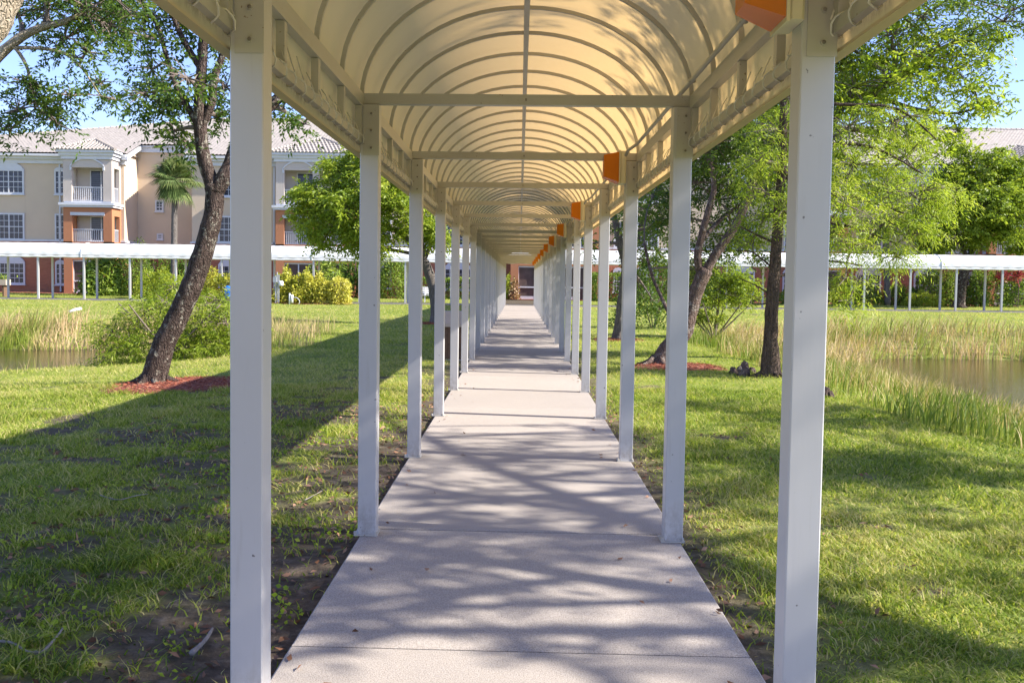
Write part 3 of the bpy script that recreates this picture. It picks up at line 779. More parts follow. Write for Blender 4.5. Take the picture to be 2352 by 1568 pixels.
wcol(905, 980); wcol(1112, 1180); wcol(1535, 1560, double=False); wcol(1592, 1648); wcol(1832, 1890); wcol(1960, 2010)
wcol(2142, 2207); wcol(2289, 2352); wcol(2416, 2447, double=False)
for a, b, c, d_ in ((388.5, 409.5, 529, 501), (393, 408, 599, 584)):
    p0 = sat(a, c, YR); p1 = sat(b, d_, YR); window(p0.x, p1.x, p0.z, p1.z, YR, False, nxp=1, nz=3, double=False)
def railing(x0, x1, z0, z1, y, par, side=False, y2=None):
    m = MB()
    if not side:
        m.box(x0, x1, y-.03, y+.03, z1-.05, z1); m.box(x0, x1, y-.02, y+.02, z0+.04, z0+.09); n = int((x1-x0)/.13)
        for i in range(n+1): xx = x0+(x1-x0)*i/n; m.box(xx-.014, xx+.014, y-.014, y+.014, z0+.09, z1-.05)
    else:
        m.box(x0-.03, x0+.03, y, y2, z1-.05, z1); n = int((y2-y)/.13)
        for i in range(n+1): yy = y+(y2-y)*i/n; m.box(x0-.014, x0+.014, yy-.014, yy+.014, z0, z1-.05)
    return bobj('railing', m, M['trim'], par)
def bay(x0, x1, opens, side_open=True, roof=True):
    """balcony tower with open, railed recesses on each floor"""
    Yb = YB+1.2
    lv = {1: (0.02, 2.45, ZL-.02), 2: (3.58, 5.50, 6.05), 3: (6.48, 8.80, 9.35)}
    fl = {1: 'terra', 2: 'terra', 3: 'pale'}
    # cut look: dark recess built in front of the main wall
    for f_, (z0, z1, zt_) in lv.items():
        m = MB(); xs_ = [x0]+[q for o in opens for q in o]+[x1]
        for i in range(0, len(xs_), 2): m.box(xs_[i], xs_[i+1], YF, YF+.3, z0, zt_)
        for a, b in opens: m.box(a, b, YF, YF+.3, z1, zt_)
        # side walls
        for xx, sgn in ((x0, 1), (x1, -1)):
            xa, xb = (xx, xx+.25) if sgn > 0 else (xx-.25, xx)
            m.box(xa, xb, YF+.301, YF+.42, z0, zt_); m.box(xa, xb, YB-.25, YB-.004, z0, zt_); m.box(xa, xb, YF+.421, YB-.251, z1, zt_)
            if not side_open: m.box(xa, xb, YF+.421, YB-.251, z0, z1-.001)
        bw = bobj('bay_wall', m, M[fl[f_]])
        fs = MB(); fs.box(x0+.02, x1-.02, YF+.02, YB-.004, z0-.10, z0-.001); fs.box(x0+.26, x1-.26, YF+.31, YB-.005, zt_-.1, zt_-.004); bobj('floor_slab', fs, M['trim'], bw)
        inner = MB(); inner.box(x0+.26, x1-.26, YB-.05, YB-.006, z0, zt_-.101); bobj('recess_wall', inner, M['pale' if f_ > 1 else 'terra'], bw)
        for a, b in opens:
            w_ = b-a; dx0 = a+w_*.32; dx1 = b-.06
            dm = MB(); dm.box(dx0, dx1, YB-.085, YB-.052, z0+.02, min(z1-.04, z0+2.25)); do = bobj('door', dm, M['glass'])
            fm = MB(); zt2 = min(z1-.04, z0+2.25)
            for (p, q) in ((dx0-.08, dx0), ((dx0+dx1)/2-.03, (dx0+dx1)/2+.03), (dx1, dx1+.05)): fm.box(p, q, YB-.10, YB-.0515, z0+.02, zt2)
            fm.box(dx0-.08, dx1+.05, YB-.10, YB-.0515, zt2+.001, zt2+.08); bobj('door_frame', fm, M['trim'], do)
            if f_ > 1: railing(a, b, z0, z0+1.0, YF+.15, None)
            else:
                m2 = MB()           # screen front with a door
                n = max(2, round(w_/1.0))
                for i in range(n+1): xx = a+w_*i/n; m2.box(max(a, xx-.04), min(b, xx+.04), YF+.12, YF+.18, z0, z1)
                m2.box(a, b, YF+.125, YF+.175, z1-.12, z1-.001); m2.box(a, b, YF+.125, YF+.175, z0+.9, z0+1.0); m2.box(a, a+w_/n, YF+.13, YF+.17, z0, z0+.32)
                sf_ = bobj('screen_frame', m2, M['trim'])
                m3 = MB(); m3.box(a+.05, b-.05, YF+.20, YF+.205, z0, z1-.13); bobj('screen', m3, M['screen'], sf_)
        if side_open and f_ > 1: railing(x1-.12, x1-.12, z0, z0+1.0, YF+.43, None, True, YB-.26)
    t = MB()
    t.box(x0-.16, x1+.16, YF-.16, YB-.13, 6.06, 6.2); t.box(x0-.24, x1+.24, YF-.24, YB-.13, 6.201, 6.37)
    bobj('bay_ledge', t, M['trim']); t = MB()
    t.box(x0-.1, x1+.1, YF-.1, YB-.13, 9.36, 9.6); t.box(x0-.22, x1+.22, YF-.22, YB-.33, 9.601, 9.8); t.box(x0-.36, x1+.36, YF-.36, YB-.56, 9.801, 9.97)
    bobj('bay_cornice', t, M['trim'])
    for a, b in opens:
        t = MB(); t.box(a-.1, b+.1, YF-.05, YF-.001, 5.505, 5.72); bobj('lintel', t, M['trim']); t = MB()
        n = 16; A = [(a-.1+(b-a+.2)*i/n, 8.82+.58*math.sin(math.pi*i/n)**.75) for i in range(n+1)]; tk = .1
        for i in range(n):
            (xa, za), (xb, zb) = A[i], A[i+1]
            t.add([(xa, YF-.07, za), (xb, YF-.07, zb), (xb, YF-.07, zb+tk), (xa, YF-.07, za+tk), (xa, YF-.001, za), (xb, YF-.001, zb), (xb, YF-.001, zb+tk), (xa, YF-.001, za+tk)], [(0, 1, 2, 3), (0, 4, 5, 1), (3, 2, 6, 7), (4, 7, 6, 5)])
        t.box(a-.12, a+.0, YF-.06, YF-.002, 8.60, 8.82); t.box(b, b+.12, YF-.06, YF-.002, 8.60, 8.82)
        bobj('arch_trim', t, M['trim'])
    if roof:
        # small tiled hip roof joining the main slope
        xm = (x0+x1)/2; ya = YF-.42; hw = (x1-x0)/2+.42; rise = SL*hw*1.0; m = MB()
        zb = 9.98; yr = ya+hw*.9; yj = YB+3.2
        m.add([(xm-hw, ya, zb), (xm+hw, ya, zb), (xm, yr, zb+rise*1.1), (xm, yj, zb+rise*1.1), (xm-hw, yj, zb), (xm+hw, yj, zb)], [(0, 1, 2), (0, 2, 3, 4), (1, 5, 3, 2)])
        for i in range(18):
            a_ = i/18
            for s in (-1, 1): m.tube([(xm+s*hw*(1-a_), ya+(yr-ya)*a_, zb+rise*1.1*a_+.03), (xm+s*hw*(1-a_-.06), ya+(yr-ya)*(a_+.06), zb+rise*1.1*(a_+.06)+.03)], [.13, .09], 5)
        nr = 8
        for r_ in range(nr):      # courses of tiles on the front slope
            a_ = r_/nr; yy = ya+(yr-ya)*a_; zz = zb+rise*1.1*a_; h2 = hw*(1-a_)
            k = xm-h2
            while k < xm+h2-.1:
                m.tube([(k+.06, yy-.02, zz+.03), (k+.06, yy+(yr-ya)/nr, zz+rise*1.1/nr+.01)], [.075, .06], 5); k += .26
        bobj('bay_roof', m, M['tile'])
bx = lambda s_: (s_-1228)/36.0
bay(bx(159.5), bx(280.5), [(bx(181), bx(259))])
bay(bx(688), bx(885), [(bx(709), bx(780)), (bx(795), bx(866))])
bay(1.3, 7.4, [(1.85, 4.15), (4.6, 6.85)], roof=False)
bay(22.0, 24.6, [(22.4, 24.2)])
bay(34.4, 40.5, [(34.9, 37.2), (37.7, 40.0)])
# vertical control joints on the stucco
m = MB()
for s_ in (61+2, 137): x = sat(s_, 500, YB).x; m.box(x-.012, x+.012, YB-.006, YB-.001, ZL+.14, ZE-.6)
bobj('joint_strips', m, M['cream'])
print('building done')

# ------------------------------------------------------------------ grass
def blades(name, P, h, w, lean, tint, mat, label, cat, seg=2, wind=0.0):
    n = len(P); a = rng.uniform(0, 2*math.pi, n); dirv = np.stack([np.cos(a), np.sin(a), np.zeros(n)], 1)
    a2 = a + rng.uniform(.6, 2.5, n); sv = np.stack([np.cos(a2), np.sin(a2), np.zeros(n)], 1)
    lean = np.abs(rng.normal(lean, .25, n)); h = np.broadcast_to(h, n); w = np.broadcast_to(w, n)
    up = np.array([0, 0, 1.0]); lv = dirv*lean[:, None] + np.array([wind, 0, 0])
    rings = []
    for k in range(seg+1):
        t = k/seg; c = P + (up*t*(1-.25*t*np.minimum(lean, 1)[:, None]) + lv*t*t)*h[:, None]; ww = w*(1-t)**.7*.5 if k else w*.5
        rings.append(c - sv*ww[:, None]); rings.append(c + sv*ww[:, None])
    V = np.stack(rings, 1); m = 2*(seg+1); V = V.reshape(-1, 3)
    base = (np.arange(n)*m)[:, None]; F = np.vstack([base+np.array([[2*k, 2*k+1, 2*k+3, 2*k+2]]) for k in range(seg)])
    o = quads(name, V, F, mat, np.tile(tint, seg)); tag(o, label, cat, kind='stuff'); return o
def scatter(n, y0, y1, margin=1.15, xmax=60):
    """random ground points inside the wedge in front of the camera, wider than the view"""
    y = np.sqrt(rng.uniform(y0**2, y1**2, n)); x = rng.uniform(-.56, .60, n)*y*margin
    return x, y
def lawn(n, y0, y1, h, w, seg, nm):
    x, y = scatter(n, y0, y1); u = uof(x, y); s = pond_sd(x, y)
    c = cover(x, y)
    keep = (np.abs(u) > .895) & (rng.random(n) < c*.97+.03) & (s > .3) & (y < 65.0) & ~((y > 52.9) & (y < 55.15)) & (np.abs(x) < 40)
    keep &= ~((x > -30.6) & (x < 41) & (y > 63.8))
    for (mx, my, r1) in MULCH: keep &= (np.hypot((x-mx), (y-my)) > r1*(.8+.4*vnoise(x, y, .4, 8))) | (rng.random(n) < .06)
    x, y = x[keep], y[keep]; k = len(x); z = height(x, y)
    dry = fbm(x, y, 3.0, 21); patch = vnoise(x, y, .5, 14)
    tint = np.clip(rng.normal(.57, .26, k) + (dry-.5)*.9 + .16*sstep(18, 30, y) + (patch-.5)*.25 + (rng.random(k) < .08)*.5, 0, 1)
    hh = h*rng.uniform(.5, 1.3, k)*(.4+1.25*vnoise(x, y, .3, 12)**1.3)
    blades(nm, np.stack([x, y, z-.005], 1), hh, w*rng.uniform(.7, 1.3, k), 1.1, tint, M['grass'], None, None, seg)
LT = at(352, 878, 12.9); LT = Vector((LT.x, 12.9, hz(LT.x, 12.9)))
TA = at(1420, 775, 23.6); TB = at(1512, 832, 16.6); TC = at(1770, 872, 14.6); TM = at(1000, 740, 31)
MULCH = [(LT.x+.45, LT.y-.15, .95), (TA.x, TA.y, .6), (TB.x+.3, TB.y-.2, .75), (TM.x, TM.y, .7)]
for i, (n, y0, y1, h, w, seg) in enumerate(((110000, 2.2, 6, .058, .0085, 2), (190000, 6, 13, .062, .010, 2), (170000, 13, 26, .07, .012, 1), (130000, 26, 65, .08, .028, 1))):
    lawn(n, y0, y1, h, w, seg, 'grass')
for o, l in zip([o for o in COL.objects if o.name.startswith('grass')], ('nearest lawn grass beside the path foot', 'lawn grass on both sides of the path around the leaning tree', 'mid-distance lawn grass sloping to the ponds', 'far lawn grass in front of the apartment building')):
    o['label'] = l; o['category'] = 'grass'
# weeds with round leaves on the bare soil along the left path edge
x, y = scatter(26000, 2.4, 9); u = uof(x, y); k = (u < -.93) & (u > -3.2) & (vnoise(x, y, .28, 31) > .66); x, y = x[k], y[k]
P = np.stack([x, y, height(x, y)+rng.uniform(.005, .04, len(x))], 1)
V_, F_ = leaf_arrays(P, .028, .022, -.1, .6); o = quads('weeds', V_, F_, M['leaf_bright'], rng.uniform(.1, .9, len(P))); tag(o, 'small round-leaved weeds creeping over bare soil by the left path edge', 'weeds', kind='stuff')
# fallen leaves
x, y = scatter(9000, 2.4, 12); u = uof(x, y); k = ((np.abs(u) > .92) & (cover(x, y) < .6)) & (np.abs(u) < 4); x, y = x[k], y[k]
P = np.stack([x, y, height(x, y)+.012], 1); V_, F_ = leaf_arrays(P, .05, .022, 0, .8)
tag(quads('fallen_leaves', V_, F_, M['litter'], rng.random(len(P))), 'brown fallen leaves scattered on the bare soil', 'fallen leaves', kind='stuff')

x = []; y = []
for _ in range(70):
    v = random.uniform(2.6, 16); u = random.choice([-1, 1])*(.89-abs(random.gauss(0, .16))); q = w2(u, v); x.append(q.x); y.append(q.y)
P = np.stack([x, y, np.full(len(x), .008)], 1); V_, F_ = leaf_arrays(P, .045, .02, 0, .9); V_[:, 2] = np.maximum(V_[:, 2], .003)
tag(quads('fallen_leaves', V_, F_, M['litter'], rng.random(len(P))), 'few dry brown leaves lying on the concrete near the path edges', 'fallen leaves', kind='stuff')
# marsh grass on the pond banks
def reeds(n, cond, h, tm, lab, w=.012, y0=7, y1=31, wind=.0, seg=3):
    x, y = scatter(n, y0, y1, 1.2); s = pond_sd(x, y); k = cond(x, y, s); x, y, s = x[k], y[k], s[k]
    cl = vnoise(x, y, .55, 41); k = rng.random(len(x)) < .25+cl; x, y, s = x[k], y[k], s[k]
    z = np.maximum(height(x, y), WATER-.15); m = len(x)
    tint = np.clip(rng.normal(tm(x, y, s), .15)+(cl[k]-.5)*.3 if False else rng.normal(tm(x, y, s), .15)+(vnoise(x, y, 1.0, 44)-.5)*.8+(vnoise(x, y, .35, 47)-.5)*.35, 0, 1)
    hh = h*rng.uniform(.55, 1.15, m)*(.6+.7*vnoise(x, y, 1.1, 43))
    blades('marsh_grass', np.stack([x, y, z], 1), hh, w*rng.uniform(.7, 1.3, m), .42, tint, M['reed'], lab, 'marsh grass', seg, wind)
inner = lambda s: np.clip(s/4.4, 0, 1)
reeds(120000, lambda x, y, s: (x > 0) & (s < 3.9) & (s > -.15) & (y < 24) & (x > 4.4) & (rng.random(len(x)) < np.clip((s+.3)/1.4, .16, 1)), .42, lambda x, y, s: .30+.14*(y > 17)+.25*(s < 1.1), 'green marsh grass on the near bank of the right pond', w=.016, wind=.12)
reeds(60000, lambda x, y, s: (x > 0) & (s < 3.0) & (s > -.2) & (y > 22) & (x > 4.0), .70, lambda x, y, s: .68+.1*(s < 1), 'straw-coloured marsh grass on the far bank of the right pond', w=.024, wind=.2, y0=20, y1=33)
reeds(60000, lambda x, y, s: (x < -5.5) & (s < 2.4) & (s > -.2) & (y > 24), .80, lambda x, y, s: .72, 'pale dry marsh grass on the far bank of the left pond', w=.024, wind=.2, y0=23, y1=33)
reeds(16000, lambda x, y, s: (x < -6.0) & (s < 2.6) & (s > -.1) & (y < 21) & (rng.random(len(x)) < np.clip((s+.2)/2.2, .15, 1)), .32, lambda x, y, s: .28+.1*(s < 1), 'green reeds along the near shore of the left pond', w=.012, wind=.05, y0=12, y1=23)
reeds(30000, lambda x, y, s: (x < -3.2) & (x > -7.5) & (s < 5.6) & (y > 18.5) & (y < 27.5), .62, lambda x, y, s: .42+.22*(y > 22), 'tall grass in the dip between the pond and the walkway', w=.013, wind=.08, y0=17, y1=29)

# mulch beds
mulab = ['red mulch ring under the leaning tree', 'red mulch ring round the thin far tree right of the walkway', 'red mulch ring round the forked tree right of the walkway', 'dark mulch ring round the small tree left of the far walkway']
for (mx, my, r1), lb in zip(MULCH, mulab):
    mb = MB(); n = 30; rings = 6; V_ = [(mx, my, hz(mx, my)+.05)]; fs = []
    for r_ in range(1, rings+1):
        for k in range(n):
            a = 2*math.pi*k/n; rr = r1*r_/rings*(1+.18*math.sin(a*3+mx)+.08*math.sin(a*7)); x = mx+rr*math.cos(a)*1.05; y = my+rr*math.sin(a)
            V_.append((x, y, hz(x, y)+.045*(1-(r_/rings)**3)+.004*random.random()-.006*(r_ == rings)))
    for k in range(n): fs.append((0, 1+k, 1+(k+1) % n))
    for r_ in range(rings-1):
        for k in range(n): a = 1+r_*n; fs.append((a+k, a+n+k, a+n+(k+1) % n, a+(k+1) % n))
    mb.add(V_, fs); o = obj('mulch', mb, M['mulch'], smooth=True); tag(o, lb, 'mulch', kind='stuff')
    m = int(3500*r1); a = rng.uniform(0, 6.28, m); rr = r1*1.08*np.sqrt(rng.random(m)); x = mx+rr*np.cos(a); y = my+rr*np.sin(a)
    P = np.stack([x, y, height(x, y)+.05*(1-(rr/r1/1.08)**3)+.008], 1); V2, F2 = leaf_arrays(P, .07, .008, 0, .85)
    tag(quads('mulch_chips', V2, F2, M['chips'], rng.random(m)), lb.replace('mulch ring', 'mulch chips on the ring'), 'mulch', kind='stuff')
# far planting bed along the crotons and along the building wall
for (a, b, c, d, lb) in ((sat(600, 700, 52).x, sat(880, 700, 52).x, 51.2, 52.9, 'red mulch bed under the yellow shrubs'), (-50, 50, 62.6, 66, 'red mulch bed along the foot of the building')):
    mb = MB(); n = 40; V_ = []; fs = []
    for i in range(n+1):
        x = a+(b-a)*i/n; w_ = .12*math.sin(i*1.7)
        for y in (c+w_, (c+d)/2, d): V_.append((x, y, hz(x, y)+.04))
    for i in range(n):
        for j in range(2): q = i*3+j; fs.append((q, q+3, q+4, q+1))
    mb.add(V_, fs); tag(obj('mulch', mb, M['mulch']), lb, 'mulch', kind='stuff')

# ------------------------------------------------------------------ trees
def A(d, *pts): return [at(x, y, d+(p[0] if p else 0)) for x, y, *p in pts]
# 1 leaning tree, left
D = 12.9
lim = [([LT+Vector((-.02, 0, -.1))]+A(D, (372, 800), (412, 720), (450, 630), (478, 540), (492, 470), (492, 425)), .165, .125),
       (A(D, (492, 435), (470, 370), (460, 300), (460, 220), (464, 140), (470, 60), (480, -40), (470, -160)), .105, .045),
       (A(D, (494, 440), (520, 400), (540, 350, .1), (560, 290, .2), (600, 260, .3), (640, 225, .4), (665, 190, .5), (700, 120, .6), (730, 10, .8)), .12, .05),
       (A(D, (462, 300), (440, 262), (410, 210), (385, 140), (362, 60), (330, 10), (290, -60)), .055, .02),
       (A(D, (462, 290), (485, 240), (492, 180), (510, 130), (524, 80), (540, 10), (560, -80)), .07, .03),
       (A(D, (640, 228, .4), (690, 225, .3), (740, 232, .2), (780, 250)), .035, .015),
       (A(D, (462, 160), (420, 90), (390, 20), (360, -60)), .05, .02)]
bl = []
for (x, y, dd, r, c) in [(420, 60, .5, .55, 26), (340, 40, 0, .55, 26), (270, 70, -.5, .5, 22), (350, 160, .4, .45, 24), (330, 215, 0, .40, 22), (380, 250, .6, .42, 24), (430, 180, -.6, .4, 18), (500, 60, .5, .55, 22), (520, 200, .8, .4, 20), (500, 270, .9, .35, 16), (470, -60, 0, .8, 36), (300, -80, .3, .8, 30), (600, -100, .5, .9, 34), (400, 300, .2, .32, 14), (660, 260, .5, .30, 12), (700, 285, .2, .28, 10), (650, 130, 1, .5, 16), (180, -20, 0, .6, 24), (430, 330, .3, .3, 8), (740, 60, .8, .7, 26), (250, 10, .6, .45, 18)]:
    bl.append((at(x, y, D+dd), (r*1.15, r*1.1, r*.8), c))
tree('leaning_tree', 'thick dark-barked tree leaning right out of a red mulch ring, left of the nearest post', 'tree', LT, lim, bl, (.085, .034, 24), M['leaf_dark'], M['bark_dark'], n=14, spread=.19, tr=.5, wob=.05, roots=6, flare=.45)
# 2 tree at the upper left corner, its trunk mostly outside the picture
D = 9.0
bx2 = -6.2; b2 = Vector((bx2, D, hz(bx2, D)))
lim = [([b2-Vector((0, 0, .1)), Vector((-5.9, D, 1.4))]+A(D, (-150, 240), (-60, 100), (-5, 10), (40, -90), (90, -240)), .26, .15),
       (A(D+1.2, (-150, 230), (-60, 180), (0, 125), (50, 85), (100, 62), (150, 50), (210, 20)), .075, .025),
       (A(D+1.2, (0, 125), (30, 108), (60, 150), (72, 200), (85, 245)), .028, .01),
       (A(D+1.2, (30, 110), (100, 112), (150, 125), (190, 160), (230, 220)), .022, .008)]
bl = [(at(x, y, D+1.2+dd), (r, r, r*.75), c) for (x, y, dd, r, c) in [(60, 190, 0, .30, 22), (100, 240, .2, .33, 26), (160, 220, -.2, .22, 12), (40, 255, .2, .25, 16), (20, 300, 0, .22, 12), (130, 285, 0, .25, 12), (150, 90, .2, .35, 22), (200, 120, 0, .32, 20), (230, 190, .2, .22, 12), (265, 230, .2, .16, 7), (110, 20, .3, .45, 26), (200, 20, 0, .45, 26), (30, 20, .5, .4, 18), (80, -60, 0, .6, 26), (250, 60, .3, .35, 18), (270, -20, .3, .5, 20), (180, -100, 0, .6, 20)]]
tree('overhanging_tree', 'pale-barked tree at the upper left corner with leafy boughs hanging into the sky', 'tree', b2, lim, bl, (.060, .024, 26), M['leaf_dark'], M['bark_pale'], n=12, spread=.13, tr=.45)
# 3 rounded tree left of the far walkway
D = 31; TMb = Vector((TM.x, D, hz(TM.x, D)))
lim = [([TMb-Vector((0, 0, .1))]+A(D, (1000, 690), (990, 640), (975, 600)), .20, .15),
       (A(D, (978, 605), (955, 575), (930, 545), (890, 520), (850, 500)), .13, .05),
       (A(D, (975, 600), (968, 560), (940, 500), (900, 450)), .11, .05), (A(D, (958, 585), (900, 574), (850, 572), (800, 560)), .07, .03),
       (A(D, (975, 595), (1000, 530), (990, 470)), .08, .03)]
bl = [(at(x, y, D+dd), (r*1.2, r*1.2, r*.85), c) for (x, y, dd, r, c) in [(730, 450, 0, .75, 34), (780, 400, .6, .8, 36), (800, 480, -1.2, .8, 36), (760, 530, -.4, .75, 32), (850, 540, -.8, .7, 28), (860, 430, -1, .9, 36), (870, 370, .2, .75, 30), (820, 350, .5, .4, 12), (930, 400, -.4, .9, 36), (920, 480, -1.2, .9, 34), (960, 520, 0, .6, 22), (850, 565, 1, .5, 16), (980, 450, .4, .7, 26), (720, 500, .4, .55, 20), (1000, 550, -.5, .45, 14), (900, 440, 1.6, 1.1, 36), (800, 460, 1.6, 1, 34)]]
tree('round_tree', 'small rounded bright green tree on a bent trunk, left of the far walkway posts', 'tree', TMb, lim, bl, (.13, .062, 92), M['leaf_mid'], M['bark_grey'], spread=.28, tr=.62)
# 4 thin far tree right
D = 23.6; TAb = Vector((TA.x, D, hz(TA.x, D)))
lim = [([TAb-Vector((0, 0, .1))]+A(D, (1424, 720), (1432, 660), (1436, 610), (1424, 560), (1414, 510), (1400, 460)), .125, .08),
       (A(D, (1434, 600), (1460, 560), (1478, 500), (1500, 430)), .08, .04), (A(D, (1402, 465), (1390, 400), (1400, 330)), .08, .03)]
bl = [(at(x, y, D+dd), (r, r, r*.8), c) for (x, y, dd, r, c) in [(1440, 500, .5, .7, 22), (1490, 520, -.5, .8, 26), (1480, 440, 0, .9, 30), (1500, 600, .4, .7, 20), (1470, 670, 1, .5, 14), (1430, 380, 0, .8, 20), (1520, 360, .5, 1, 30), (1350, 560, .8, .25, 4), (1500, 690, -.3, .35, 8)]]
rr = random.Random(3)
def over(n, px0, px1, py0, py1, z0, z1, r_, c):
    out = []
    for _ in range(n):
        z = rr.uniform(z0, z1); out.append(((rr.uniform(px0, px1)+z*1.335, rr.uniform(py0, py1)-.21*z, z), (r_, r_, r_*.55), c))
    return out
bl += over(30, -1.6, 1.6, 23, 34, 5.2, 7.2, 1.1, 14) + over(8, -4.6, -1.6, 24, 34, 6, 8, 1.1, 12)
lim.append(([Vector(p) for p in ((3.0, 23.6, 4.2), (4.2, 24, 5.4), (6, 24.6, 6.2), (7.5, 25.5, 7))], .08, .03)); lim.append(([Vector(p) for p in ((3.2, 23.6, 4.6), (4.6, 22.6, 5.6), (6, 21.8, 6.6))], .06, .02))
tree('slender_tree', 'slender crooked tree standing between the right-hand posts beyond the forked tree', 'tree', TAb, lim, bl, (.10, .045, 46), M['leaf_dark'], M['bark_grey'], spread=.26, tr=.6)
# 5 forked tree right
D = 16.6; TBb = Vector((TB.x, D, hz(TB.x, D)))
lim = [([TBb-Vector((0, 0, .1))]+A(D, (1532, 800), (1568, 770), (1584, 720), (1600, 665), (1622, 620)), .16, .125),
       (A(D, (1612, 640), (1602, 590), (1612, 540), (1628, 480), (1640, 430), (1630, 370), (1618, 340), (1600, 290)), .075, .035),
       (A(D, (1618, 628), (1650, 575), (1685, 525), (1712, 470), (1738, 400), (1765, 340), (1790, 280), (1800, 200)), .09, .045),
       (A(D, (1712, 470), (1740, 430), (1780, 380), (1810, 330, .3)), .075, .03), (A(D, (1630, 375), (1650, 330), (1680, 280)), .04, .02), (A(D, (1604, 560), (1660, 500, .8), (1720, 455, 1.2)), .05, .02),
       (A(D, (1550, 790, 0), (1545, 740, .3), (1500, 640, .8), (1480, 560, 1)), .05, .025)]
bl = [(at(x, y, D+dd), (r, r, r*.8), c) for (x, y, dd, r, c) in [(1600, 420, 1, .8, 30), (1680, 400, 1.2, .8, 30), (1680, 540, 1.5, .6, 22), (1640, 330, .2, .8, 32), (1720, 300, .4, .9, 36), (1780, 330, -.4, .7, 26), (1740, 240, 0, .9, 34), (1560, 500, 1.2, .6, 20), (1600, 620, 1.6, .6, 16), (1770, 450, .8, .5, 18), (1650, 460, 2, .9, 30), (1560, 350, 1.4, .8, 30), (1600, 180, 0, 1.2, 40), (1820, 180, .5, 1.2, 44), (1720, 80, 0, 1.3, 40), (1500, 450, 1.6, .7, 20), (1730, 560, 2, .5, 16)]]
bl += over(26, -1.6, 1.4, 16, 23.5, 5.2, 7.2, 1.0, 13) + over(8, -4.6, -1.6, 15.5, 24, 6, 8, 1.0, 12)
lim.append(([Vector(p) for p in ((5.0, 16.6, 4.0), (5.6, 17, 5.2), (6.6, 17.4, 6.4), (7.6, 18, 7.2))], .07, .03)); lim.append(([Vector(p) for p in ((5.2, 16.6, 4.6), (6.2, 15.6, 5.8), (7.4, 15, 6.8))], .06, .02))
tree('forked_tree', 'tree forking low into two reddish limbs, seen between the two nearest right-hand posts', 'tree', TBb, lim, bl, (.085, .034, 50), M['leaf_dark'], M['bark_red'], n=12, spread=.22, tr=.62, roots=5)
# 6 bald cypress with a straight dark trunk
D = 14.6; TCb = Vector((TC.x, D, hz(TC.x, D)))
lim = [([TCb-Vector((0, 0, .15))]+A(D, (1770, 800), (1772, 720), (1778, 640), (1784, 560), (1790, 470), (1796, 380), (1800, 250), (1806, 100), (1810, -80), (1812, -300)), .125, .03),
       (A(D, (1784, 560), (1740, 540), (1700, 520, -.2)), .025, .01), (A(D, (1778, 640), (1830, 620), (1900, 600, -.2), (1980, 610, -.3)), .03, .01),
       (A(D, (1790, 480), (1860, 505), (1950, 520, .1), (2060, 560, .2)), .035, .012), (A(D, (1794, 400), (1880, 440), (1990, 460, .1), (2100, 500, .3)), .035, .012),
       (A(D, (1798, 330), (1900, 330), (2010, 340), (2120, 400)), .035, .012), (A(D, (1800, 230), (1930, 240), (2060, 250), (2150, 320)), .035, .012),
       (A(D, (1775, 680), (1735, 655), (1700, 640)), .015, .006), (A(D, (1775, 690), (1740, 700), (1712, 690)), .012, .005), (A(D, (1779, 620), (1730, 580), (1690, 575)), .018, .006)]
bl = [(at(x, y, D+dd), (r*1.1, r, r*.65), c) for (x, y, dd, r, c) in [(1760, 440, 0, .45, 18), (1790, 300, 0, .6, 22), (1800, 370, .2, .55, 20), (1740, 370, -.2, .45, 14), (1810, 220, 0, .7, 24), (1800, 480, -.3, .35, 10), (1760, 500, .3, .4, 16), (1820, 400, 0, .6, 20), (1960, 380, 0, .65, 28), (2040, 440, .3, .6, 28), (2120, 440, .3, .55, 24), (2180, 440, .4, .40, 16), (1940, 470, -.3, .6, 26), (2020, 520, .2, .6, 28), (2090, 540, .2, .45, 22), (1960, 560, -.2, .45, 18), (2060, 590, .1, .32, 14), (1940, 640, -.4, .32, 12), (1950, 690, -.4, .2, 6), (2080, 360, .4, .6, 26), (1950, 290, .2, .6, 22), (2050, 280, .3, .6, 22), (1730, 560, .2, .3, 8), (2130, 500, .2, .4, 16), (1900, 540, .3, .5, 16)]]
tree('cypress_tree', 'bald cypress with straight dark trunk and drooping feathery boughs behind the nearest right post', 'tree', TCb, lim, bl, (.085, .014, 56), M['leaf_bright'], M['bark_black'], n=12, spread=.20, tr=.6, droop=.75, roots=7)
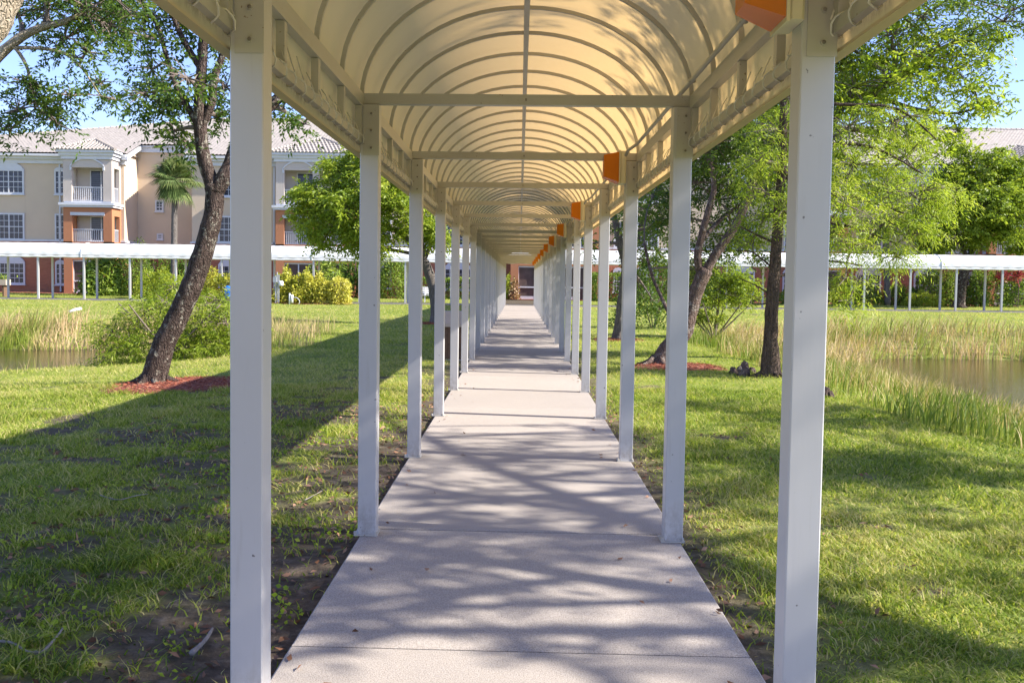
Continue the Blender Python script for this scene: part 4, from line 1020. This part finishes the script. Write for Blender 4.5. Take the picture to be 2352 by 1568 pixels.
# 7 tall bright tree behind it, filling the upper right
D = 18.0; bx7 = at(1862, 700, D).x; b7 = Vector((bx7, D, hz(bx7, D)))
lim = [([b7-Vector((0, 0, .1))]+A(D, (1865, 600), (1862, 480), (1870, 360), (1890, 240)), .2, .13),
       (A(D, (1866, 400), (1930, 250), (2000, 215), (2080, 170), (2160, 110)), .10, .03), (A(D, (1885, 260), (1900, 130), (1960, 20), (2000, -80)), .10, .04),
       (A(D, (1880, 300), (1980, 300), (2070, 330, .2), (2110, 400, .3)), .06, .02), (A(D, (2000, 215), (2100, 250), (2200, 260), (2280, 230)), .05, .015), (A(D, (1885, 260), (1820, 160), (1780, 40)), .08, .03)]
bl = [(at(x, y, D+dd), (r, r, r*.75), c) for (x, y, dd, r, c) in [(1960, 60, 0, .9, 36), (2050, 80, -.6, .9, 36), (2120, 130, -.4, .8, 34), (2190, 160, -.3, .7, 28), (2240, 210, -.2, .5, 20), (2290, 240, 0, .32, 10), (2230, 80, -.2, .5, 16), (2050, 180, -.8, .8, 34), (1960, 200, -.6, .8, 32), (2140, 250, -.4, .6, 24), (2060, 290, -.5, .7, 26), (1960, 300, -.8, .8, 28), (2200, 300, -.2, .38, 12), (2120, 330, -.2, .5, 18), (2010, -40, 0, 1, 34), (2100, 10, 0, .6, 20), (1860, 60, 0, 1, 34), (1870, 260, .5, .8, 28), (1950, 380, .3, .7, 22), (1900, 470, .8, .8, 22), (2000, 450, .8, .7, 22), (2275, 90, 0, .3, 8), (1800, 120, .5, 1, 30), (1900, -120, 0, 1.4, 50), (1700, 20, 1, 1.2, 36)]]
tree('spreading_tree', 'tall bright green tree spreading its boughs into the sky at upper right', 'tree', b7, lim, bl, (.12, .044, 26), M['leaf_bright'], M['bark_grey'], n=10, spread=.22, tr=.55)
# 8 rounded tree by the far right of the building
D = 59; b8 = at(2203, 697, D); b8 = Vector((b8.x, D, hz(b8.x, D)))
lim = [([b8-Vector((0, 0, .1))]+A(D, (2208, 660), (2216, 620), (2225, 590)), .34, .26),
       (A(D, (2222, 600), (2240, 565), (2270, 545), (2300, 500)), .2, .08), (A(D, (2222, 600), (2208, 560), (2195, 530), (2190, 480)), .16, .08), (A(D, (2230, 580), (2250, 500), (2260, 430)), .14, .06)]
bl = [(at(x, y, D+dd), (r*1.15, r*1.1, r*.85), c) for (x, y, dd, r, c) in [(2200, 500, -1, 1.3, 34), (2250, 470, -2, 1.5, 40), (2300, 450, -1.5, 1.5, 40), (2220, 420, -.5, 1.3, 36), (2270, 380, 0, 1.4, 38), (2330, 400, 0, 1.4, 38), (2180, 400, 0, 1.0, 22), (2340, 500, -1.5, 1.3, 32), (2290, 530, -1, 1.0, 26), (2160, 460, 1, 1.0, 24), (2240, 550, -.5, .8, 16), (2160, 560, 0, .9, 18), (2210, 350, 0, .8, 16), (2390, 450, 0, 1.6, 40), (2130, 540, .5, .8, 14), (2340, 560, 0, .8, 16)]]
tree('broad_tree', 'broad dense tree in front of the building at the right edge, beyond the far canopy', 'tree', b8, lim, bl, (.22, .11, 90), M['leaf_mid'], M['bark_dark'], spread=.45, tr=.45)
# 9 tree right of the camera, outside the picture, whose shadow dapples the path
b9 = Vector((8.6, 2.2, hz(8.6, 2.2)))
def T9(x, y, z): return Vector((x, y, z))
lim = [([T9(8.6, 2.2, b9.z-.1), T9(8.4, 2.3, 2), T9(8.0, 2.6, 3.6), T9(7.9, 2.8, 4.6)], .2, .14), ([T9(8, 2.6, 3.8), T9(7, 3.4, 4.9), T9(6, 4.4, 5.6), T9(5.4, 5.6, 6)], .1, .03),
       ([T9(7.9, 2.8, 4.4), T9(8.3, 4.4, 5.6), T9(8.2, 6.4, 6.4), T9(8, 8.4, 6.8)], .1, .03), ([T9(7.9, 2.8, 4.6), T9(8.4, 1.4, 6), T9(8.6, .2, 7)], .09, .03), ([T9(7.9, 2.8, 4.6), T9(7.0, 2.4, 6), T9(6.4, 1.8, 7)], .08, .03),
       ([T9(8.3, 4.4, 5.6), T9(7.2, 5.5, 6.3), T9(6.6, 7, 6.8)], .06, .02)]
rr = random.Random(5)
bl = over(30, -1.6, 1.4, 2.2, 6.0, 5.0, 7.4, .6, 8) + over(20, -1.2, 2.0, 6, 9.6, 5.0, 7.2, .6, 7) + over(10, 1.5, 3.0, 3, 9, 4.5, 6, .6, 7)
bl += over(26, -4.6, -1.6, 2, 7.8, 6.2, 8.0, .6, 8) + over(16, -3.2, -1.0, 2.6, 5.6, 4.6, 6.0, .6, 9)
tree('shade_tree', 'loose-crowned tree on the right bank just outside the picture, shading the path', 'tree', b9, lim, bl, (.13, .055, 20), M['leaf_bright'], M['bark_grey'], spread=.24)
b9 = Vector((12.6, 4.0, hz(12.6, 4.0)))
lim = [([T9(12.6, 4, b9.z-.1), T9(12.5, 4.2, 2.4), T9(12.2, 4.4, 4.2)], .2, .14), ([T9(12.2, 4.4, 4), T9(11.4, 5.4, 5.2), T9(10.8, 6.6, 6.2)], .09, .03), ([T9(12.2, 4.4, 4), T9(11.6, 3.4, 5.4), T9(11, 2.4, 6.4)], .09, .03), ([T9(12.2, 4.4, 4.1), T9(12.2, 6, 5.6), T9(12, 8.6, 6.6)], .08, .03)]
bl = over(16, 2.6, 5.2, 3.0, 4.4, 5, 7, .55, 8) + over(14, 2.2, 4.2, 7.0, 8.0, 5, 7, .5, 8) + over(16, 2.5, 5.5, 9.6, 11.4, 4.6, 6.6, .6, 8) + over(10, 3.8, 5, 5, 6, 5, 7, .5, 7)
tree('shade_tree', 'second loose-crowned tree by the right pond, outside the picture, shading the right lawn', 'tree', b9, lim, bl, (.13, .055, 20), M['leaf_bright'], M['bark_grey'], spread=.24)
# palm
D = 59.0; pb = sat(434, 740, D); pb = Vector((pb.x, D, hz(pb.x, D))); pt = sat(437, 455, D)
pr = empty('palm_tree', pb, 'cabbage palm with a slim trunk and fan-leaved head in front of the recessed wall', 'palm tree')
mb = MB(); Q = [pb+(pt-pb)*(i/24) for i in range(25)]; mb.tube(Q, [.21-.04*i/24+.012*(i % 2) for i in range(25)], 10); obj('trunk', mb, M['bark_pale' if False else 'bark_grey'], pr, smooth=True)
V_ = []; F_ = []; T_ = []; stm = MB()
for i in range(58):
    a = rng.uniform(0, 2*math.pi); el = rng.uniform(-.9, 1.4); d_ = np.array([math.cos(a)*math.cos(el), math.sin(a)*math.cos(el), math.sin(el)])
    L = rng.uniform(.35, 1.05); c0 = np.array(pt)+d_*L; stm.tube([tuple(pt), tuple((np.array(pt)+c0)/2+np.array([0, 0, .08])), tuple(c0)], .018, 4)
    sd_ = np.cross(d_, [0, 0, 1]); sd_ /= max(np.linalg.norm(sd_), .1); up_ = np.cross(sd_, d_)
    tn = rng.uniform(.2, .9)
    for k in range(26):
        b = (k/25-.5)*3.4; dd = d_*math.cos(b)+sd_*math.sin(b); ln = 1.15*(1-.25*abs(b)/1.7)*rng.uniform(.85, 1.1); m_ = c0+dd*ln*.55+up_*.05; tp = c0+dd*ln+np.array([0, 0, -.30*ln]); wv = np.cross(dd, up_)*.04
        o_ = len(V_); V_ += [c0, m_+wv, tp, m_-wv]; F_.append((o_, o_+1, o_+2, o_+3)); T_.append(np.clip(tn+rng.normal(0, .12), 0, 1))
obj('leaf_stalks', stm, M['palm'] if False else M['twig'], pr); quads('fronds', np.array(V_), np.array(F_), M['palm'], T_, pr)
# second palm trunk, right
pb = sat(2220, 752, 61); pb = Vector((pb.x, 61, hz(pb.x, 61))); pt = sat(2214, 560, 61)
pr = empty('palm_tree', pb, 'palm with plain grey trunk half hidden behind the feathery boughs on the right', 'palm tree')
mb = MB(); Q = [pb+(pt-pb)*(i/14) for i in range(15)]; mb.tube(Q, [.2+.01*(i % 2) for i in range(15)], 10); obj('trunk', mb, M['bark_grey'], pr, smooth=True)
C_ = np.array(pt)+rng.normal(size=(700, 3))*np.array([.7, .7, .4]); crown('fronds', C_, rng.uniform(.1, .8, 700), .7, .06, M['palm'], pr, .4)

# ------------------------------------------------------------------ shrubs near the ponds
def shrub(x, y, d, rad, n, leaf, mat, label, tr=.5, cat='shrub', **k):
    p = at(x, y, d); b = (p.x, d, hz(p.x, d)); return bush(k.pop('name', 'shrub'), label, cat, b, rad, n, leaf, mat, tr, **k)
def willowy(base, label, blobs, leafn, mat, name='waterside_shrub', tr=.5, leaf=(.11, .02), spread=.2):
    lim = [([Vector(base)-Vector((0, 0, .1)), Vector(base)+Vector((.05, 0, .5)), Vector(base)+Vector((.1, 0, 1.0))], .05, .03)]
    for k in range(6):
        a = k*1.05; lim.append(([Vector(base)+Vector((0, 0, .1)), Vector(base)+Vector((math.cos(a)*.5, math.sin(a)*.5, .6)), Vector(base)+Vector((math.cos(a)*1.0, math.sin(a)*.9, 1.1))], .03, .012))
    return tree(name, label, 'shrub', base, lim, blobs, (leaf[0], leaf[1], leafn), mat, M['twig'], spread=spread, tr=tr, droop=.5, flare=.2)
D = 18.2; sb = at(390, 835, D); sb = Vector((sb.x, D, hz(sb.x, D)))
willowy(sb, 'feathery green shrub on the pond bank behind the leaning trunk', [(at(x, y, D+dd), (r*1.2, r, r*.8), c) for (x, y, dd, r, c) in [(260, 760, 0, .45, 20), (300, 790, -.3, .4, 18), (330, 720, 0, .5, 20), (380, 690, .3, .5, 20), (360, 770, 0, .5, 22), (430, 800, 0, .5, 22), (480, 780, .2, .6, 26), (520, 740, .3, .6, 26), (460, 720, .4, .6, 24), (500, 690, .5, .5, 18), (540, 800, .3, .5, 20), (400, 660, .6, .35, 12), (250, 810, -.3, .3, 10), (560, 750, .5, .4, 14)]], 56, M['leaf_mid'], tr=.6)
D = 25; sb = at(1640, 735, D); sb = Vector((sb.x, D, hz(sb.x, D)))
willowy(sb, 'dense bushy shrub right of the forked tree, at the edge of the marsh grass', [(at(x, y, D+dd), (r*1.2, r, r*.85), c) for (x, y, dd, r, c) in [(1620, 700, 0, .6, 24), (1660, 660, 0, .7, 28), (1640, 620, .3, .6, 24), (1700, 680, .2, .5, 18), (1610, 650, .5, .6, 22), (1690, 640, .2, .4, 14), (1590, 710, .3, .45, 14), (1725, 665, .2, .25, 7), (1600, 600, .5, .5, 14)]], 56, M['leaf_mid'], tr=.55, leaf=(.09, .035), spread=.2)
D = 30; sb = at(1500, 712, D); sb = Vector((sb.x, D, hz(sb.x, D)))
shrub(1500, 712, 30, (1.3, 1.0, 2.2), 3600, (.12, .05), M['leaf_dark'], 'dark loose shrub behind the second right-hand post', .5)

# ------------------------------------------------------------------ planting along the far canopy and the building
def fb_(x, d, rad, n, leaf, mat, label, **k):
    p = sat(x, 740, d); return bush(k.pop('name', 'shrub'), label, k.pop('cat', 'shrub'), (p.x, d, hz(p.x, d)), rad, n, leaf, mat, **k)
fb_(262, 60, (1.5, 1.0, 2.5), 2600, (.42, .12), M['leaf_shrub'], 'large-leaved philodendron in front of the left balcony tower', tr=.7, name='philodendron', droop=.4)
fb_(335, 60.5, (1.7, 1.1, 2.9), 5200, (.14, .08), M['leaf_shrub'], 'tall rounded green bush right of the large-leaved plant', tr=.65)
fb_(400, 62, (1.5, .8, 2.6), 900, (.5, .09), M['leaf_shrub'], 'loose dark palm-like shrub before the recessed wall', tr=.4, name='palm_shrub', droop=.3)
fb_(455, 62, (1.5, .8, 2.4), 800, (.5, .09), M['leaf_shrub'], 'second loose palm-like shrub, right of the palm trunk', tr=.35, name='palm_shrub', droop=.3)
fb_(400, 57, (1.8, 1.0, 1.9), 5200, (.14, .06), M['leaf_mid'], 'light green loose bush left of the leaning trunk', tr=.8)
fb_(555, 52, (1.7, .9, 1.7), 4200, (.16, .08), M['leaf_yellow'], 'yellow-green croton beside the blue bin', tr=.4, name='croton')
for i, (x, r, h, t, lb) in enumerate([(715, .75, 1.65, .45, 'yellow croton next to the utility pipes'), (752, .8, 1.75, .35, 'greener croton in the middle of the yellow clump'), (788, .8, 1.7, .6, 'yellow croton right of the middle of the clump'), (815, .6, 1.35, .75, 'low pale croton before the fan-leaved plant')]):
    fb_(x, 52.2, (r, .8, h), 3200, (.16, .09), M['leaf_yellow'], lb, tr=t, group='yellow crotons left of the second post', name='croton')
fb_(848, 51.9, (.75, .6, 1.55), 2200, (.16, .08), M['leaf_yellow'], 'sparse yellow croton at the right end of its clump', tr=.8, name='croton', stems=12)
fb_(815, 58, (1.2, .8, 2.6), 700, (.6, .10), M['leaf_shrub'], 'arching palm-like plant behind the yellow crotons', tr=.8, name='palm_shrub', droop=.2)
fb_(885, 62.5, (1.2, .7, 3.1), 1600, (.34, .10), M['leaf_shrub'], 'dark spiky evergreen at the corner of the second balcony tower', tr=.2, name='evergreen_shrub')
fb_(985, 62, (1.35, 1.0, 3.1), 6000, (.15, .08), M['leaf_shrub'], 'clipped round-headed green shrub between the second and third left posts', tr=.7, bumps=.08)
fb_(1258, 63.5, (.5, .5, 1.8), 1200, (.14, .08), M['leaf_mid'], 'small green bush at the end of the walkway, left side', tr=.6)
fb_(1286, 63.2, (.36, .36, 1.35), 380, (.2, .11), M['leaf_brown'], 'brown and yellow leaved croton at the end of the walkway', tr=.6, name='croton')
for i, (x, w_, lb) in enumerate([(1090, 1.3, 'low hedge behind the white bench'), (1535, 1.5, 'clipped dark green hedge before the brick wall, right of the walkway'), (1640, 1.6, 'clipped hedge seen behind the forked tree'), (1170, 1.0, 'low clipped hedge left of the walkway end')]):
    fb_(x, 62.5, (w_, .5, 1.9 if i == 1 else 1.4), 4200, (.14, .08), M['leaf_shrub'], lb, tr=.55, box=True, name='hedge', group='clipped hedges at the foot of the building', cat='hedge')
for i, (x, r, h, lb, m_, t) in enumerate([(2110, .9, 1.7, 'light green shrub below the hanging feathery boughs', 'leaf_mid', .5), (2168, 1.1, 1.35, 'hedge-like shrub under the first clear ground-floor window on the right', 'leaf_shrub', .55), (2238, .8, 1.5, 'mounded shrub between two far posts right of the grey palm trunk', 'leaf_shrub', .65), (2282, .5, 1.1, 'dark shrub left of the climber by the window', 'leaf_shrub', .3), (2325, .9, 2.6, 'tall climbing bush between two ground-floor windows at right', 'leaf_shrub', .45), (2305, 1.3, .9, 'low light green mound in the mulch bed at right', 'leaf_mid', .75), (2375, .8, 2.2, 'palm-like shrub left of the thick far tree trunk', 'leaf_shrub', .5), (2440, .8, 2.2, 'dark shrub right of the thick far tree trunk', 'leaf_shrub', .25), (2490, 1.3, 2.8, 'dark glossy shrub with red cordyline beside it', 'leaf_shrub', .3), (2545, 1.2, 2.7, 'dark shrub at the right edge under the canopy', 'leaf_shrub', .25), (1990, 1.2, 1.6, 'shrub hidden by the nearest right post', 'leaf_shrub', .4), (1840, 1.2, 1.6, 'low shrub below the window behind the cypress', 'leaf_shrub', .4), (1750, 1.4, 1.6, 'shrub at the wall between forked tree and cypress', 'leaf_shrub', .4)]):
    fb_(x, 61.5-(i == 5)*1.2, (r, .7, h), 2600, (.15, .08), M[m_], lb, tr=min(1, t+.25))
for x, lb in ((2505, 'red cordyline among dark shrubs, left of the last far posts'), (2548, 'red cordyline at the right edge')):
    p = sat(x, 690, 60.2); b = (p.x, 60.2, hz(p.x, 60.2)); r_ = empty('cordyline', b, lb, 'plant', 'red cordylines')
    mb = MB(); mb.tube([b, (b[0], b[1], 2.0)], .03, 5); obj('stem', mb, M['twig'], r_); C_ = np.array([b[0], b[1], 2.1])+rng.normal(size=(90, 3))*.16; crown('leaves', C_, rng.random(90), .55, .10, M['leaf_red'], r_, -.4)

# ------------------------------------------------------------------ small things
# cypress knees, stump
for i, (x, y, d, s_, lb) in enumerate([(1702, 848, 15.3, .20, 'cluster of cypress knees left of the cypress trunk'), (1735, 862, 14.9, .22, 'pointed cypress knees touching the cypress trunk'), (1897, 925, 12.3, .24, 'small dark stump at the edge of the nearest right post')]):
    p = at(x, y, d); b = Vector((p.x, d, hz(p.x, d)-.02)); r_ = empty('cypress_knees' if i < 2 else 'stump', b, lb, 'tree knees' if i < 2 else 'stump')
    mb = MB()
    for k in range(7 if i < 2 else 2):
        q = b+Vector((random.uniform(-.28, .28) if i < 2 else (k-.5)*.07, random.uniform(-.15, .15)*(i < 2), 0)); h = s_*random.uniform(.5, 1.1)
        mb.tube([q, q+Vector((.01, 0, h*.5)), q+Vector((random.uniform(-.04, .04), 0, h*.9)), q+Vector((0, 0, h))], [.09, .06, .045, .018], 7)
    obj('wood', mb, M['bark_red' if i < 2 else 'bark_dark'], r_, smooth=True)
# sticks on the left lawn
for k, (pts, lb) in enumerate([([(440, 1478), (460, 1462), (476, 1445), (488, 1425)], 'short bleached stick on bare soil left of the nearest post'), ([(80, 1478), (100, 1475), (130, 1445), (145, 1425)], 'forked grey twig in the bottom left grass'), ([(0, 1455), (30, 1460), (60, 1476), (85, 1478)], 'long curved twig at the bottom left edge'), ([(230, 1128), (270, 1136), (310, 1127), (340, 1122)], 'thin pale twig lying in the shaded left lawn'), ([(1300-600, 1138), (720, 1130), (740, 1120)], 'thin twig on soil between the two nearest left posts')]):
    Q = []
    for (x, y) in pts:
        v = R3 @ Vector(((x-PX)/FPX, -(y-PY)/FPX, -1)); t = -(CAMZ+.0)/v.z; q = Vector((v.x*t, v.y*t, 0)); q.z = hz(q.x, q.y)+.03; Q.append(q)
    Q = smooth_pts(Q, 4); mb = MB(); r0 = (.011, .007, .006, .005, .004)[k]; mb.tube(Q, [r0*(1-.5*i/len(Q))*random.uniform(.85, 1.15) for i in range(len(Q))], 6)
    tag(obj('stick', mb, M['stick'], smooth=True), lb, 'stick', 'twigs on the left lawn')
# bin beside the left posts
p = at(1050, 818, 17.2); bb = Vector((p.x-.08, 17.2, hz(p.x, 17.2)))
r_ = empty('trash_can', bb, 'brown slatted litter bin with tan hood, behind the left-hand posts', 'trash can', rz=-TH)
m = MB(); m.box(-.24, .24, -.24, .24, .03, .62)
for k in range(9):
    a = -.235+k*.0525; m.box(a, a+.042, -.255, -.2405, .05, .60); m.box(.2405, .255, a, a+.042, .05, .60); m.box(-.255, -.2405, a, a+.042, .05, .60)
obj('bin_body', m, M['brown_wood'], r_, local=True)
m = MB(); m.box(-.27, .27, -.27, .27, .0, .03); m.box(-.28, .28, -.28, .28, .621, .68)
m.add([(-.26, -.26, .681), (.26, -.26, .681), (.26, .26, .681), (-.26, .26, .681), (-.19, -.16, .90), (.19, -.16, .90), (.19, .2, .90), (-.19, .2, .90)], [(0, 1, 5, 4), (1, 2, 6, 5), (2, 3, 7, 6), (3, 0, 4, 7), (4, 5, 6, 7), (3, 2, 1, 0)])
obj('hood', m, M['tan'], r_, local=True)
m = MB(); m.box(-.15, .15, -.262, -.2565, .625, .675); obj('slot', m, M['dark'], r_, local=True)
# white bench
D = 56.3; p = sat(1062, 752, D); bb = Vector((p.x, D, hz(p.x, D)))
r_ = empty('park_bench', bb, 'white slatted bench on the far lawn left of the walkway', 'bench')
m = MB()
for k in range(4): m.box(-.95, .95, -.24+k*.12, -.15+k*.12, .42, .45)
obj('seat', m, M['white_metal'], r_, local=True)
m = MB()
for k in range(4): m.add([(-.95, .24+.02*k, .52+.11*k), (.95, .24+.02*k, .52+.11*k), (.95, .25+.02*k, .60+.11*k), (-.95, .25+.02*k, .60+.11*k), (-.95, .27+.02*k, .52+.11*k), (.95, .27+.02*k, .52+.11*k), (.95, .28+.02*k, .60+.11*k), (-.95, .28+.02*k, .60+.11*k)], [(0, 1, 2, 3), (7, 6, 5, 4), (0, 4, 5, 1), (3, 2, 6, 7), (0, 3, 7, 4), (1, 5, 6, 2)])
obj('backrest', m, M['white_metal'], r_, local=True)
for s_ in (-.75, 0, .75):
    m = MB(); m.box(s_-.03, s_+.03, -.2, -.14, 0, .419); m.box(s_-.03, s_+.03, .18, .239, 0, .95); m.box(s_-.03, s_+.03, -.139, .179, .36, .415); obj('leg', m, M['white_metal'], r_, local=True)
# planter bench at the far left edge
D = 57; p = sat(3, 745, D); bb = Vector((p.x, D, hz(p.x, D)))
r_ = empty('planter_table', bb, 'raised tan planter box with greenery at the left edge before the building', 'planter')
m = MB(); m.box(-.9, .45, -.3, .3, .7, 1.05); obj('trough', m, M['tan'], r_, local=True)
for s_ in (-.7, .25): m = MB(); m.box(s_-.05, s_+.05, -.25, .25, 0, .699); obj('leg', m, M['brown_wood'], r_, local=True)
C_ = np.array([bb.x-.2, bb.y, bb.z+1.15])+rng.normal(size=(400, 3))*np.array([.3, .15, .12]); crown('plants', C_, rng.random(400), .16, .08, M['leaf_shrub'], r_, 0)
# blue bin
D = 51.2; p = sat(573, 755, D); bb = Vector((p.x, D, hz(p.x, D)))
r_ = empty('blue_bin', bb, 'bright blue barrel bin on a post, left of the nearest post', 'bin')
m = MB(); m.lathe([(.22, .28), (.25, .36), (.25, .85), (.23, .93), (.1, .97)], (bb.x, bb.y, bb.z), 14); obj('barrel', m, M['blue'], r_, smooth=True)
m = MB(); m.tube([bb, bb+Vector((0, 0, .3))], .04, 8); obj('stand', m, M['grey_metal'], r_)
# utility pipes
D = 51.4; p = sat(694, 758, D); bb = Vector((p.x, D, hz(p.x, D)))
r_ = empty('utility_pedestal', bb, 'grey utility riser pipes with small meter boxes right of the nearest post', 'utility pipes')
for k, h in enumerate((1.55, 1.75, 1.6)): m = MB(); m.tube([bb+Vector((k*.09-.12, 0, 0)), bb+Vector((k*.09-.12, 0, h))], .035, 8); obj('pipe', m, M['grey_metal'], r_)
m = MB(); m.box(bb.x-.22, bb.x-.02, bb.y-.2, bb.y-.04, 1.15, 1.45); obj('meter_box', m, M['grey_metal'], r_)
m = MB(); m.lathe([(.10, -.13), (.13, -.1), (.13, .1), (.08, .15)], (bb.x+.2, bb.y-.05, 1.08), 10); obj('meter', m, M['white_metal'], r_, smooth=True)
p = sat(724, 760, 51); bb = Vector((p.x, 51, hz(p.x, 51)))
r_ = empty('standpipe', bb, 'white irrigation standpipe in front of the yellow crotons', 'standpipe')
m = MB(); m.tube([bb, bb+Vector((0, 0, .62))], .04, 8); m.tube([bb+Vector((.13, 0, .1)), bb+Vector((.13, 0, .55))], .07, 8); m.tube([bb+Vector((.02, 0, .45)), bb+Vector((.13, 0, .5))], .03, 6); obj('pipe', m, M['white_metal'], r_, smooth=True)
m = MB(); m.tube(smooth_pts([bb+Vector((.2, 0, .4)), bb+Vector((.4, 0, .38)), bb+Vector((.55, 0, .2)), bb+Vector((.5, 0, .02))], 4), .015, 6); obj('hose', m, M['white_metal'], r_, smooth=True)
# white drain pipe end on the left pond bank
p = sat(212, 815, 30); bb = Vector((p.x, 29.3, hz(p.x, 29.3)))
m = MB(); m.tube([bb+Vector((-.12, -.12, .30)), bb+Vector((.0, .0, .37)), bb+Vector((.10, .2, .40))], .05, 10); tag(obj('drain_pipe', m, M['white_metal'], smooth=True), 'stubby white drain pipe poking out of the dry grass of the left far bank', 'pipe')
# grate on the far end of the path
print('scene built', sum(len(o.data.polygons) for o in COL.objects if o.type == 'MESH'))
